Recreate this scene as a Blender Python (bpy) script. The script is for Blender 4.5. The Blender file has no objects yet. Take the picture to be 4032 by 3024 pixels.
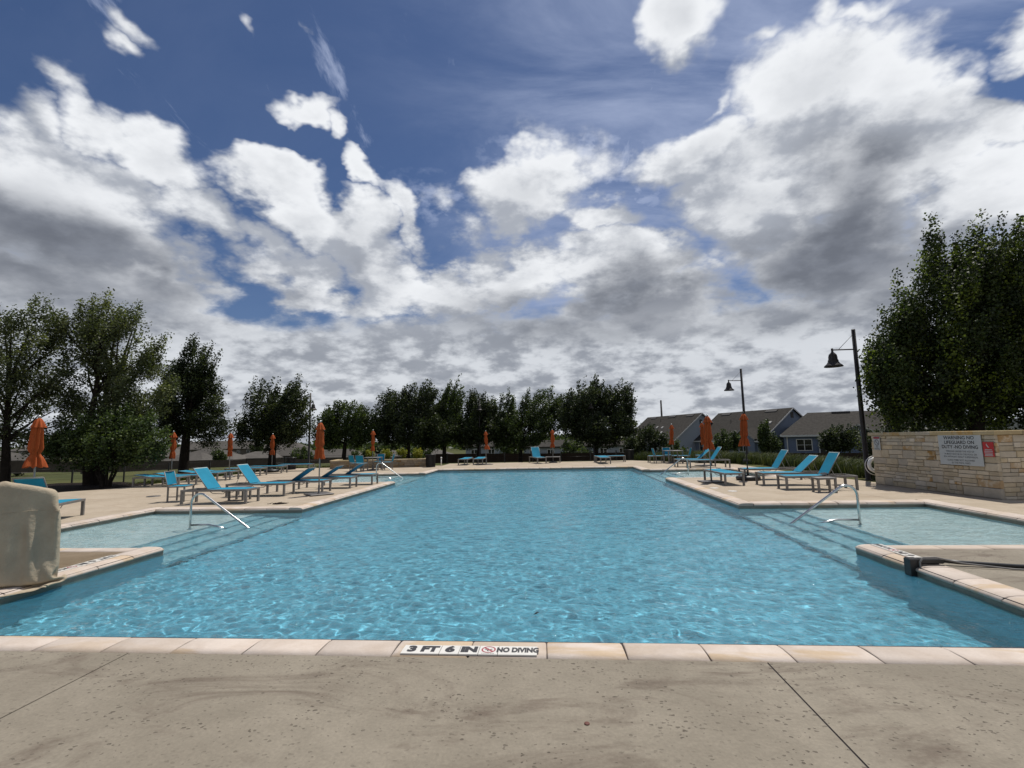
import bpy, bmesh, math, random
import numpy as np
from mathutils import Vector, Matrix, Euler

S = bpy.context.scene
COL = S.collection
R = math.radians
# ------------------------------------------------------------------ camera
EYE = 1.66
PITCH, ROLL, YAW = 6.4, -1.19, 4.45
cd = bpy.data.cameras.new('camera')
cam = bpy.data.objects.new('camera', cd)
COL.objects.link(cam)
cd.sensor_width = 36.0
cd.lens = 36.0 * 1900.0 / 4032.0
cd.clip_start = 0.05
cd.clip_end = 3000
cam.location = (0, 0, EYE)
cam.rotation_euler = (Matrix.Rotation(R(YAW), 3, 'Z') @ Matrix.Rotation(R(90 + PITCH), 3, 'X') @ Matrix.Rotation(R(ROLL), 3, 'Z')).to_euler()
S.camera = cam
S.view_settings.view_transform = 'Standard'
S.view_settings.look = 'None'
S.view_settings.exposure = 0.0
S.view_settings.gamma = 1.0
S.view_settings.use_curve_mapping = False
S.cycles.max_bounces = 8
S.cycles.diffuse_bounces = 2
S.cycles.glossy_bounces = 3
S.cycles.transmission_bounces = 5
S.cycles.transparent_max_bounces = 8
S.cycles.caustics_reflective = False
S.cycles.caustics_refractive = True
S.cycles.sample_clamp_indirect = 4.0
S.cycles.use_denoising = True
S.cycles.use_adaptive_sampling = True

# ------------------------------------------------------------------ sun
SUN_AZ, SUN_EL = 32.0, 67.0          # azimuth from +Y towards +X
SUN_DIR = Vector((math.sin(R(SUN_AZ)) * math.cos(R(SUN_EL)), math.cos(R(SUN_AZ)) * math.cos(R(SUN_EL)), math.sin(R(SUN_EL))))
sl = bpy.data.lights.new('sun', 'SUN')
sl.energy = 4.6
sl.angle = R(0.53)
sl.cycles.is_caustics_light = True     # sunlight is followed through the rippled water to the pool floor
sl.color = (1.0, 0.955, 0.88)
sun = bpy.data.objects.new('sun', sl)
COL.objects.link(sun)
sun.rotation_euler = SUN_DIR.to_track_quat('Z', 'Y').to_euler()
sun.location = (0, 0, 60)

# ------------------------------------------------------------------ sky
# cloud groups seen from the pool: azimuth, elevation, half width, half height (degrees), tilt, weight
COV = [(-49.3, 19.0, 10.97, 7.23, -0.32, 1.0), (-41.9, 15.8, 7.76, 4.71, -0.26, 0.9), (-51.9, 13.1, 9.16, 5.21, 0.19, 0.9), (-49.5, 29.6, 4.49, 1.93, -0.36, 0.75), (-51.3, 26.7, 3.4, 2.55, -0.03, 0.6), (-47.1, 28.0, 4.12, 2.42, -0.4, 0.75), (-45.1, 28.3, 5.01, 2.42, -0.5, 0.65), (-41.4, 27.2, 5.43, 3.2, -0.11, 0.95), (-51.6, 29.7, 2.97, 1.39, -0.34, 0.4), (-31.2, 26.6, 5.07, 2.79, -0.26, 0.95), (-28.2, 23.5, 4.62, 2.98, -0.89, 0.85), (-36.7, 22.5, 5.02, 3.16, -0.1, 0.85), (-32.8, 20.9, 5.33, 2.77, -0.4, 0.7), (-29.0, 18.2, 7.28, 3.98, -0.28, 0.9), (-21.2, 28.0, 4.32, 1.56, -0.74, 0.8), (-17.4, 24.6, 5.04, 1.94, -0.88, 0.8), (-22.4, 23.2, 3.35, 5.19, -1.39, 0.95), (-20.0, 18.0, 5.9, 4.7, 0.03, 0.95), (-15.7, 23.7, 3.66, 2.69, -0.61, 0.35), (-29.1, 35.1, 3.71, 1.53, 0.05, 0.75), (-26.5, 33.8, 1.79, 1.21, -1.11, 0.5), (-1.4, 28.7, 7.92, 4.16, 0.08, 1.0), (7.5, 25.0, 5.91, 2.2, -0.05, 0.8), (4.5, 30.7, 10.89, 4.2, -0.13, 0.36), (-11.2, 25.9, 6.77, 2.96, -0.15, 0.36), (-3.2, 25.4, 5.1, 2.0, -0.04, 0.6), (17.4, 41.1, 5.34, 3.31, -0.23, 1.0), (30.1, 31.4, 8.45, 5.22, -0.19, 1.0), (18.0, 30.5, 7.52, 2.82, 0.24, 0.9), (36.3, 28.5, 6.24, 3.8, -0.72, 1.0), (40.8, 24.8, 4.32, 1.79, -0.74, 0.85), (24.6, 28.2, 6.81, 4.03, 0.06, 0.8), (24.2, 23.5, 8.76, 5.02, -0.24, 1.0), (33.1, 22.1, 7.24, 7.53, -0.31, 1.0), (41.3, 18.3, 6.26, 4.53, -0.34, 0.95), (29.2, 26.9, 5.95, 4.12, -0.29, 0.95), (37.7, 22.6, 3.83, 3.01, -0.35, 0.95), (20.4, 22.9, 5.0, 2.31, -0.04, 0.8), (30.3, 16.3, 11.93, 5.32, -0.24, 1.0), (34.7, 33.4, 1.49, 2.02, -0.34, 0.6), (25.4, 37.2, 2.11, 1.48, 0.09, 0.5), (21.4, 34.7, 2.47, 1.14, 0.37, 0.45), (-11.3, 16.7, 8.4, 3.7, 0.0, 0.95), (-2.8, 18.3, 8.4, 4.31, 0.02, 0.95), (8.9, 19.1, 8.25, 4.4, -0.11, 1.0), (11.8, 13.7, 13.28, 5.31, -0.11, 0.9), (0.1, 20.2, 3.91, 2.0, -0.05, 0.6), (43.7, 29.4, 2.83, 2.09, 0.14, 0.75), (30.4, 37.5, 1.84, 2.13, 0.71, 0.55), (33.9, 36.5, 3.81, 1.02, -0.08, 0.5), (44.4, 26.1, 2.15, 1.0, -0.48, 0.3), (-46.1, 36.3, 3.07, 1.25, -0.33, 0.5), (-46.3, 34.6, 2.28, 1.03, -0.4, 0.5), (-27.9, 42.4, 1.49, 0.94, -0.74, 0.35), (-34.6, 40.5, 1.78, 0.78, -0.67, 0.3), (-52.7, 33.0, 1.51, 0.63, -0.13, 0.25), (-40.9, 32.3, 2.12, 0.89, -0.34, 0.25)]
DARK = [(-49.0, 14.9, 13.3, 4.2, -0.01, 0.92), (-50.7, 18.6, 7.74, 3.98, -0.44, 0.4), (-41.1, 15.5, 6.63, 2.62, -0.09, 0.4), (25.7, 15.6, 12.26, 3.5, -0.16, 0.95), (32.4, 18.9, 8.16, 4.53, -1.23, 0.42), (33.2, 23.3, 4.3, 4.52, -0.31, 0.38), (15.9, 14.3, 10.91, 3.1, -0.05, 0.45), (7.0, 13.0, 12.65, 2.7, -0.09, 0.6), (-2.9, 14.0, 9.41, 2.7, -0.04, 0.5), (-5.7, 17.5, 5.1, 1.8, -0.02, 0.25), (-39.5, 27.7, 3.31, 1.4, 0.06, 0.35), (-23.1, 19.7, 2.51, 3.0, 0.08, 0.25), (-29.0, 16.5, 5.42, 2.0, 0.09, 0.3), (-25.9, 9.9, 15.61, 2.0, 0.03, 0.18), (-1.4, 28.2, 3.4, 1.4, -0.03, 0.12), (9.8, 16.5, 5.73, 2.6, -0.1, 0.35), (40.9, 14.2, 4.78, 2.72, -0.28, 0.3), (17.6, 25.5, 5.39, 1.6, -0.19, 0.15), (27.8, 10.8, 9.11, 1.4, -0.15, 0.08), (-40.7, 7.2, 8.01, 2.2, 0.05, 0.08)]


world = bpy.data.worlds.new("World")
S.world = world
world.use_nodes = True
wt = world.node_tree
wt.nodes.clear()

class NT:
    """small helper to write node trees as expressions"""
    def __init__(self, tree): self.t = tree
    def n(self, kind, **kw):
        nd = self.t.nodes.new(kind)
        for k, v in kw.items(): setattr(nd, k, v)
        return nd
    def link(self, a, b): self.t.links.new(a, b)
    def put(self, sock, v):
        if isinstance(v, (int, float)): sock.default_value = v
        elif isinstance(v, (tuple, list)): sock.default_value = tuple(v) + ((1.0,) if len(sock.default_value) == 4 and len(v) == 3 else ())
        elif v is not None: self.link(v, sock)
    def math(self, op, a, b=None, c=None, clamp=False):
        nd = self.n('ShaderNodeMath', operation=op, use_clamp=clamp)
        self.put(nd.inputs[0], a)
        if b is not None: self.put(nd.inputs[1], b)
        if c is not None: self.put(nd.inputs[2], c)
        return nd.outputs[0]
    def vmath(self, op, a, b=None, c=None):
        nd = self.n('ShaderNodeVectorMath', operation=op)
        self.put(nd.inputs[0], a)
        if b is not None: self.put(nd.inputs['Scale'] if op == 'SCALE' else nd.inputs[1], b)
        if c is not None: self.put(nd.inputs[2], c)
        return nd.outputs['Value'] if op in ('DOT_PRODUCT', 'LENGTH', 'DISTANCE') else nd.outputs[0]
    def smooth(self, v, a, b, lo=0.0, hi=1.0):
        nd = self.n('ShaderNodeMapRange', interpolation_type='SMOOTHSTEP')
        self.put(nd.inputs[0], v); nd.inputs[1].default_value = a; nd.inputs[2].default_value = b
        nd.inputs[3].default_value = lo; nd.inputs[4].default_value = hi
        return nd.outputs[0]
    def lin(self, v, a, b, lo=0.0, hi=1.0):
        nd = self.n('ShaderNodeMapRange')
        self.put(nd.inputs[0], v); nd.inputs[1].default_value = a; nd.inputs[2].default_value = b
        nd.inputs[3].default_value = lo; nd.inputs[4].default_value = hi
        return nd.outputs[0]
    def noise(self, vec, scale, detail=4, rough=0.55, lac=2.0, dist=0.0, col=False):
        nd = self.n('ShaderNodeTexNoise')
        self.put(nd.inputs['Vector'], vec)
        nd.inputs['Scale'].default_value = scale; nd.inputs['Detail'].default_value = detail
        nd.inputs['Roughness'].default_value = rough; nd.inputs['Lacunarity'].default_value = lac
        nd.inputs['Distortion'].default_value = dist
        return nd.outputs['Color'] if col else nd.outputs[0]
    def mix(self, f, a, b, kind='MIX'):
        nd = self.n('ShaderNodeMix', data_type='RGBA', blend_type=kind)
        self.put(nd.inputs[0], f); self.put(nd.inputs[6], a); self.put(nd.inputs[7], b)
        return nd.outputs[2]
    def mapping(self, vec, scale=(1, 1, 1), loc=(0, 0, 0), rot=(0, 0, 0), kind='POINT'):
        nd = self.n('ShaderNodeMapping', vector_type=kind)
        self.put(nd.inputs[0], vec)
        nd.inputs['Location'].default_value = loc; nd.inputs['Rotation'].default_value = rot; nd.inputs['Scale'].default_value = scale
        return nd.outputs[0]
    def comb(self, x, y, z):
        nd = self.n('ShaderNodeCombineXYZ')
        for i, v in enumerate((x, y, z)): self.put(nd.inputs[i], v)
        return nd.outputs[0]
    def sep(self, v):
        nd = self.n('ShaderNodeSeparateXYZ'); self.put(nd.inputs[0], v); return nd.outputs

def build_sky():
    w = NT(wt)
    tc = w.n('ShaderNodeTexCoord').outputs['Generated']
    d = w.vmath('NORMALIZE', tc)
    x, y, z = w.sep(d)
    az = w.math('MULTIPLY', w.math('ARCTAN2', x, y), 57.29578)
    el = w.math('MULTIPLY', w.math('ARCSINE', z), 57.29578)
    zc = w.math('MAXIMUM', z, 0.0)
    # cloud-layer coordinate: flattens towards the horizon as a real layer does
    den = w.math('ADD', zc, 0.42)
    lay = w.vmath('DIVIDE', w.comb(x, y, w.math('MULTIPLY', z, 1.55)), w.comb(den, den, den))
    warp1 = w.noise(lay, 2.3, 2, 0.5, col=True)
    warp2 = w.noise(lay, 8.0, 4, 0.6, col=True)
    o1 = w.vmath('SCALE', w.vmath('SUBTRACT', warp1, (0.5, 0.5, 0.5)), 7.5)
    o2 = w.vmath('SCALE', w.vmath('SUBTRACT', warp2, (0.5, 0.5, 0.5)), 7.0)
    base = w.comb(az, el, 0.0)
    pos = w.vmath('MULTIPLY', w.vmath('ADD', base, w.vmath('ADD', o1, o2)), (1, 1, 0))
    possoft = w.vmath('MULTIPLY', w.vmath('ADD', base, w.vmath('SCALE', o1, 0.8)), (1, 1, 0))

    def blobs(lst, grow, pos, power, op='MAXIMUM'):
        acc = None
        for (a, e, rx, ry, rot, s) in lst:
            m = w.mapping(pos, (rx * grow, ry * grow, 50.0), (a, e, 0), (0, 0, rot), 'TEXTURE')
            gnode = w.n('ShaderNodeTexGradient', gradient_type='SPHERICAL')
            w.link(m, gnode.inputs[0])
            v = w.math('POWER', gnode.outputs[1], power)
            v = w.math('MULTIPLY', v, s)
            acc = v if acc is None else w.math(op, acc, v)
        return acc
    cov = blobs(COV, 1.30, pos, 0.8)
    cov2 = blobs(COV, 1.30, w.vmath('ADD', pos, (2.2, 3.6, 0)), 0.8)
    drk = blobs(DARK, 1.8, possoft, 1.0, 'ADD')
    covb = cov
    # low stratocumulus deck down to the horizon, and scattered cloud on the sides and behind
    py = w.sep(possoft)[1]
    low = w.smooth(py, 17.5, 10.0)
    side = w.smooth(w.math('ABSOLUTE', az), 52.0, 62.0)
    sidec = w.math('MULTIPLY', side, w.smooth(w.noise(lay, 1.1, 2, 0.5), 0.40, 0.60))
    cov = w.math('MAXIMUM', cov, w.math('MULTIPLY', low, 0.85))
    cov = w.math('MAXIMUM', cov, w.math('MULTIPLY', sidec, 0.85))
    # billows
    f1 = w.noise(lay, 5.6, 10, 0.57)
    sunoff = (SUN_DIR.x * 0.07, SUN_DIR.y * 0.07, SUN_DIR.z * 0.05 + 0.02)
    lay2 = w.vmath('ADD', lay, sunoff)
    f2 = w.noise(lay2, 5.6, 10, 0.57)
    big = w.noise(lay, 2.0, 2, 0.5)
    big2 = w.noise(w.vmath('ADD', lay, tuple(q * 1.8 for q in sunoff)), 2.0, 2, 0.5)
    dens = w.math('ADD', cov, w.math('MULTIPLY', w.math('SUBTRACT', f1, 0.5), 1.25))
    alpha = w.smooth(dens, 0.19, 0.54)
    alpha = w.math('MULTIPLY', alpha, w.smooth(cov, 0.02, 0.20))
    thick = w.smooth(dens, 0.50, 1.10)
    # light side / shade side of each billow
    rel = w.math('ADD', w.math('MULTIPLY', w.math('SUBTRACT', f1, f2), 2.5), w.math('MULTIPLY', w.math('SUBTRACT', big, big2), 1.6))
    form = w.math('MULTIPLY', w.math('SUBTRACT', covb, cov2), 0.95)
    form = w.math('MINIMUM', form, 0.30)
    rel = w.math('ADD', rel, form)
    lit = w.math('ADD', 0.47, rel, clamp=True)
    bright = w.mix(w.smooth(lit, 0.12, 0.92), (0.40, 0.43, 0.49), (0.88, 0.90, 0.93))
    ccol = w.mix(w.math('MULTIPLY', thick, 0.42), bright, (0.42, 0.445, 0.49))
    ln = w.noise(lay, 6.5, 9, 0.56)
    lnb = w.noise(w.vmath('ADD', lay, tuple(q * 0.8 for q in sunoff)), 6.5, 9, 0.56)
    lown = w.math('ADD', w.math('MULTIPLY', w.math('SUBTRACT', ln, 0.5), 1.5), w.math('MULTIPLY', w.math('SUBTRACT', ln, lnb), 2.2))
    lown = w.smooth(w.math('ADD', w.math('ADD', lown, 0.52), w.math('MULTIPLY', w.math('SUBTRACT', big, 0.5), 1.2)), 0.12, 0.92)
    ccol = w.mix(w.math('MULTIPLY', w.smooth(el, 18.0, 9.0), 0.92), ccol, w.mix(lown, (0.30, 0.325, 0.375), (0.68, 0.71, 0.755)))
    dcol = w.mix(w.smooth(lit, 0.1, 1.0), (0.155, 0.17, 0.205), (0.235, 0.255, 0.30))
    shade = w.smooth(w.math('ADD', drk, w.math('MULTIPLY', w.math('SUBTRACT', 0.55, lit), 0.22)), 0.10, 0.80)
    shade = w.math('MULTIPLY', shade, w.math('MULTIPLY', w.smooth(dens, 0.25, 0.85), w.smooth(el, 8.0, 16.5, 0.10, 1.0)))
    ccol = w.mix(shade, ccol, dcol)
    # high thin veil in the upper middle and right
    veilpos = w.mapping(lay, (1.2, 3.2, 1.0), rot=(0, 0, 0.9))
    veil = w.smooth(w.noise(veilpos, 1.5, 7, 0.60, dist=0.5), 0.30, 0.74)
    va = w.smooth(w.math('ADD', az, w.math('MULTIPLY', w.math('SUBTRACT', big, 0.5), 40.0)), -22.0, 6.0, 0.05, 0.80)
    veil = w.math('MULTIPLY', veil, va)
    # mackerel patch of small puffs
    mk_ = blobs([(4.5, 31.0, 13.0, 6.0, -0.13, 1.0), (-12.0, 26.5, 7.5, 3.4, -0.15, 0.8), (11.0, 26.5, 9.0, 4.0, 0.1, 0.8)], 1.1, possoft, 0.7)
    puffs = w.smooth(w.noise(lay, 26.0, 3, 0.55), 0.40, 0.72)
    veil = w.math('MAXIMUM', veil, w.math('MULTIPLY', w.math('MULTIPLY', mk_, puffs), 1.0))
    # torn wisps high on the left
    wsp = w.smooth(w.noise(w.mapping(lay, (2.2, 0.9, 1.0), rot=(0, 0, -0.75)), 4.5, 7, 0.62, dist=0.4), 0.60, 0.78)
    wsp = w.math('MULTIPLY', wsp, w.smooth(el, 22.0, 30.0, 0.0, 0.75))
    veil = w.math('MAXIMUM', veil, wsp)
    # blue sky
    sky = w.n('ShaderNodeTexSky', sky_type='NISHITA')
    sky.sun_disc = False
    sky.sun_elevation = R(SUN_EL)
    sky.sun_rotation = R(SUN_AZ)
    sky.air_density = 1.0
    sky.dust_density = 0.6
    sky.ozone_density = 2.0
    skyc = w.mix(1.0, sky.outputs[0], (0.40, 0.47, 0.60), 'MULTIPLY')
    STR = 0.10
    k = 1.0 / STR
    ccol10 = w.vmath('SCALE', ccol, k)
    veil10 = (0.42 * k, 0.49 * k, 0.68 * k)
    out = w.mix(veil, skyc, veil10)
    out = w.mix(alpha, out, ccol10)
    # ground half of the dome
    out = w.mix(w.smooth(z, 0.0, -0.02), out, (0.9, 0.95, 0.8))
    bg = w.n('ShaderNodeBackground')
    w.put(bg.inputs[0], out)
    bg.inputs[1].default_value = STR
    wo = w.n('ShaderNodeOutputWorld')
    w.link(bg.outputs[0], wo.inputs[0])
build_sky()
world.cycles.sampling_method = 'MANUAL'
world.cycles.sample_map_resolution = 512

# ================================================================== helpers
def mesh_from(name, verts, faces, smooth=False):
    me = bpy.data.meshes.new(name)
    me.from_pydata([tuple(v) for v in verts], [], faces)
    if smooth:
        me.polygons.foreach_set('use_smooth', [True] * len(me.polygons))
    me.update()
    return me

class MB:
    def __init__(self): self.v = []; self.f = []; self.s = []
    def add(self, vs, fs, smooth=False):
        b = len(self.v)
        self.v += [tuple(p) for p in vs]
        self.f += [tuple(i + b for i in f) for f in fs]
        self.s += [smooth] * len(fs)
        return self
    def box(self, x0, x1, y0, y1, z0, z1, rot=0.0, org=(0, 0)):
        vs = []
        c, s = math.cos(rot), math.sin(rot)
        for z in (z0, z1):
            for (x, y) in ((x0, y0), (x1, y0), (x1, y1), (x0, y1)):
                vs.append((org[0] + x * c - y * s, org[1] + x * s + y * c, z))
        return self.add(vs, [(3, 2, 1, 0), (4, 5, 6, 7), (0, 1, 5, 4), (1, 2, 6, 5), (2, 3, 7, 6), (3, 0, 4, 7)])
    def bbox(self, x0, x1, y0, y1, z0, z1, b=0.004):
        """box with a small bevel"""
        o = [(x0, x1, y0, y1, z0, z1)]
        vs = []
        for z, i in ((z0, b), (z0 + b, 0), (z1 - b, 0), (z1, b)):
            for (x, y, sx, sy) in ((x0, y0, 1, 1), (x1, y0, -1, 1), (x1, y1, -1, -1), (x0, y1, 1, -1)):
                k = i
                vs.append((x + sx * (k + b * 0.0), y + sy * k, z))
        fs = [(3, 2, 1, 0), (12, 13, 14, 15)]
        for r in range(3):
            for i in range(4):
                j = (i + 1) % 4
                fs.append((r * 4 + i, r * 4 + j, r * 4 + 4 + j, r * 4 + 4 + i))
        return self.add(vs, fs)
    def prism(self, poly, z0, z1):
        n = len(poly)
        vs = [(x, y, z0) for x, y in poly] + [(x, y, z1) for x, y in poly]
        fs = [tuple(range(n - 1, -1, -1)), tuple(range(n, 2 * n))]
        for i in range(n):
            j = (i + 1) % n
            fs.append((i, j, n + j, n + i))
        return self.add(vs, fs)
    def tube(self, pts, r, n=10, cap=True, smooth=True):
        pts = [Vector(p) for p in pts]
        rs = r if isinstance(r, (list, tuple)) else [r] * len(pts)
        vs = []; up = None
        for i, p in enumerate(pts):
            t = (pts[min(i + 1, len(pts) - 1)] - pts[max(i - 1, 0)]).normalized()
            if up is None:
                up = Vector((0, 0, 1)) if abs(t.z) < 0.9 else Vector((1, 0, 0))
            a = t.cross(up).normalized(); b = a.cross(t).normalized(); up = b
            for k in range(n):
                q = 2 * math.pi * k / n
                vs.append(p + a * math.cos(q) * rs[i] + b * math.sin(q) * rs[i])
        fs = []
        for i in range(len(pts) - 1):
            for k in range(n):
                j = (k + 1) % n
                fs.append((i * n + k, i * n + j, (i + 1) * n + j, (i + 1) * n + k))
        self.add(vs, fs, smooth)
        if cap:
            base = len(self.v) - len(vs)
            self.f.append(tuple(base + k for k in range(n - 1, -1, -1))); self.s.append(False)
            self.f.append(tuple(base + (len(pts) - 1) * n + k for k in range(n))); self.s.append(False)
        return self
    def lathe(self, prof, n=20, c=(0, 0), smooth=True, fold=None):
        vs = []
        for i, (r, z) in enumerate(prof):
            for k in range(n):
                q = 2 * math.pi * k / n
                rr = r * (fold(q, z) if fold else 1.0)
                vs.append((c[0] + rr * math.cos(q), c[1] + rr * math.sin(q), z))
        fs = []
        for i in range(len(prof) - 1):
            for k in range(n):
                j = (k + 1) % n
                fs.append((i * n + k, i * n + j, (i + 1) * n + j, (i + 1) * n + k))
        return self.add(vs, fs, smooth)
    def mesh(self, name):
        me = bpy.data.meshes.new(name)
        me.from_pydata(self.v, [], self.f)
        me.polygons.foreach_set('use_smooth', self.s)
        me.update()
        return me
    def build(self, name, mt, parent=None, loc=(0, 0, 0), rot=(0, 0, 0)):
        return obj(name, self.mesh(name), mt, parent, loc, rot)

def obj(name, me, mt=None, parent=None, loc=(0, 0, 0), rot=(0, 0, 0)):
    if mt is not None and not me.materials:
        me.materials.append(mt)
    o = bpy.data.objects.new(name, me)
    COL.objects.link(o)
    o.location = loc; o.rotation_euler = rot
    if parent is not None: o.parent = parent
    return o

def thing(name, label, cat, loc=(0, 0, 0), rz=0.0, group=None):
    o = bpy.data.objects.new(name, None)
    COL.objects.link(o)
    o.empty_display_size = 0.1
    o.location = loc; o.rotation_euler = (0, 0, rz)
    o['label'] = label; o['category'] = cat
    if group: o['group'] = group
    return o

def tag(o, label, cat, group=None):
    o['label'] = label; o['category'] = cat
    if group: o['group'] = group
    return o

def struct(o):
    o['kind'] = 'structure'
    return o

def stuff(o, label=None, cat=None):
    o['kind'] = 'stuff'
    if label: o['label'] = label; o['category'] = cat
    return o

def text_mesh(body, size, extrude=0.0, offset=0.0, align='CENTER', sx=1.0, shear=0.0, spacing=1.0):
    cu = bpy.data.curves.new('t', 'FONT')
    cu.body = body; cu.size = size; cu.extrude = extrude; cu.offset = offset
    cu.align_x = align; cu.align_y = 'CENTER'; cu.shear = shear
    cu.space_character = spacing
    cu.resolution_u = 4
    o = bpy.data.objects.new('t', cu)
    COL.objects.link(o)
    dg = bpy.context.evaluated_depsgraph_get()
    me = bpy.data.meshes.new_from_object(o.evaluated_get(dg))
    bpy.data.objects.remove(o)
    bpy.data.curves.remove(cu)
    vs = [(v.co.x * sx, v.co.y, v.co.z) for v in me.vertices]
    fs = [tuple(p.vertices) for p in me.polygons]
    bpy.data.meshes.remove(me)
    return vs, fs

# ================================================================== materials
def mat(name, col, rough=0.6, metal=0.0, spec=0.5, var=0.0, vscale=3.0, bump=0.0, bscale=40.0, col2=None, trans=0.0, rnd=0.0, coords='Object'):
    m = bpy.data.materials.new(name)
    m.use_nodes = True
    w = NT(m.node_tree)
    b = m.node_tree.nodes['Principled BSDF']
    b.inputs['Roughness'].default_value = rough
    b.inputs['Metallic'].default_value = metal
    b.inputs['Specular IOR Level'].default_value = spec
    tc = w.n('ShaderNodeTexCoord').outputs[coords]
    c = tuple(col)
    if col2 is None: col2 = tuple(min(1, q * (1 - var)) for q in col)
    if var > 0 or rnd > 0:
        nz = w.noise(tc, vscale, 6, 0.6)
        cc = w.mix(w.smooth(nz, 0.3, 0.7), c, col2)
        if rnd > 0:
            oi = w.n('ShaderNodeObjectInfo').outputs['Random']
            hs = w.n('ShaderNodeHueSaturation')
            w.put(hs.inputs['Value'], w.lin(oi, 0, 1, 1 - rnd, 1 + rnd))
            w.put(hs.inputs['Color'], cc)
            cc = hs.outputs[0]
        w.put(b.inputs['Base Color'], cc)
    else:
        b.inputs['Base Color'].default_value = c + (1,)
    if bump > 0:
        bn = w.n('ShaderNodeBump')
        bn.inputs['Strength'].default_value = 1.0
        bn.inputs['Distance'].default_value = bump
        w.put(bn.inputs['Height'], w.noise(tc, bscale, 5, 0.6))
        w.link(bn.outputs[0], b.inputs['Normal'])
    if trans > 0:
        out = m.node_tree.nodes['Material Output']
        tl = w.n('ShaderNodeBsdfTranslucent'); tl.inputs[0].default_value = c + (1,)
        mx = w.n('ShaderNodeMixShader'); mx.inputs[0].default_value = trans
        w.link(b.outputs[0], mx.inputs[1]); w.link(tl.outputs[0], mx.inputs[2]); w.link(mx.outputs[0], out.inputs[0])
    return m

M = {}
M['frame'] = mat('weathered_aluminium', (0.20, 0.19, 0.18), 0.5, 0.25, 0.4, 0.15, 6)
M['sling'] = mat('teal_sling_mesh', (0.018, 0.27, 0.42), 0.75, 0, 0.25, 0.12, 4, 0.001, 300, trans=0.22)
M['sling_edge'] = mat('pale_sling_hem', (0.35, 0.50, 0.50), 0.7)
M['orange'] = mat('orange_canvas', (0.40, 0.088, 0.024), 0.85, 0, 0.2, 0.22, 5, 0.002, 60, trans=0.12)
M['pole'] = mat('umbrella_pole_grey', (0.24, 0.24, 0.24), 0.35, 0.5)
M['knob'] = mat('bright_finial', (0.55, 0.56, 0.55), 0.3, 0.6)
M['black'] = mat('black_plastic', (0.012, 0.012, 0.013), 0.45, 0, 0.5, 0.3, 6)
M['blackmetal'] = mat('black_painted_metal', (0.012, 0.011, 0.011), 0.4, 0, 0.4)
M['bronze'] = mat('dark_bronze_paint', (0.028, 0.022, 0.019), 0.5, 0.2, 0.4, 0.3, 4)
M['steel'] = mat('stainless_steel', (0.55, 0.55, 0.54), 0.22, 1.0, 0.5, 0.1, 10)
M['white'] = mat('white_plastic', (0.75, 0.75, 0.73), 0.4)
M['plate'] = mat('umbrella_base_plate', (0.14, 0.13, 0.125), 0.45, 0.3, 0.4, 0.25, 5)

def deck_material(name, c1, c2, stain, pits=1.0, stainamt=0.6):
    m = bpy.data.materials.new(name); m.use_nodes = True
    w = NT(m.node_tree); b = m.node_tree.nodes['Principled BSDF']
    g = w.n('ShaderNodeNewGeometry').outputs['Position']
    n1 = w.noise(g, 0.9, 7, 0.62, dist=0.4)
    n2 = w.noise(g, 6.0, 5, 0.6)
    n3 = w.noise(g, 45.0, 4, 0.6)
    col = w.mix(w.smooth(n1, 0.36, 0.66), c1, c2)
    st = w.smooth(w.noise(w.mapping(g, (0.55, 1.3, 1), rot=(0, 0, 0.15)), 1.5, 6, 0.68, dist=0.9), 0.50, 0.70)
    col = w.mix(w.math('MULTIPLY', st, stainamt), col, stain)
    lt = w.smooth(w.noise(w.mapping(g, (0.7, 1.5, 1), loc=(3, 7, 0)), 2.6, 5, 0.7, dist=0.5), 0.60, 0.78)
    col = w.mix(w.math('MULTIPLY', lt, 0.30), col, tuple(min(1, q * 1.45) for q in c2))
    col = w.mix(w.math('MULTIPLY', w.smooth(n2, 0.35, 0.7), 0.25), col, tuple(q * 0.72 for q in c1))
    gr = w.math('MULTIPLY', w.math('SUBTRACT', n3, 0.5), 0.5)
    hs = w.n('ShaderNodeHueSaturation'); w.put(hs.inputs['Color'], col); w.put(hs.inputs['Value'], w.math('ADD', 1.0, gr))
    col = hs.outputs[0]
    # small dark pits left by the finishing salt, in patches
    vz = w.n('ShaderNodeTexVoronoi'); vz.inputs['Scale'].default_value = 36.0; vz.inputs['Randomness'].default_value = 1.0
    w.put(vz.inputs['Vector'], w.vmath('ADD', w.mapping(g, (0.8, 1.2, 1)), w.vmath('SCALE', w.noise(g, 30.0, 2, 0.5, col=True), 0.035)))
    vr = w.sep(vz.outputs['Color'])[0]
    size = w.lin(w.math('POWER', vr, 1.6), 0.0, 1.0, -0.10, 0.42)
    pit = w.math('MULTIPLY', w.smooth(w.math('SUBTRACT', size, vz.outputs['Distance']), 0.0, 0.06), w.smooth(w.noise(g, 1.7, 4, 0.6), 0.42, 0.60, 0.30, 1.0))
    pit = w.math('MULTIPLY', pit, pits)
    col = w.mix(w.math('MULTIPLY', pit, 0.70), col, tuple(q * 0.40 for q in stain))
    w.put(b.inputs['Base Color'], col)
    b.inputs['Roughness'].default_value = 0.85
    b.inputs['Specular IOR Level'].default_value = 0.25
    bn = w.n('ShaderNodeBump'); bn.inputs['Distance'].default_value = 0.006; bn.inputs['Strength'].default_value = 0.8
    h = w.math('SUBTRACT', w.math('ADD', w.math('MULTIPLY', n2, 0.4), w.math('MULTIPLY', n3, 0.3)), w.math('MULTIPLY', pit, 0.7))
    w.put(bn.inputs['Height'], h); w.link(bn.outputs[0], b.inputs['Normal'])
    return m
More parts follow.
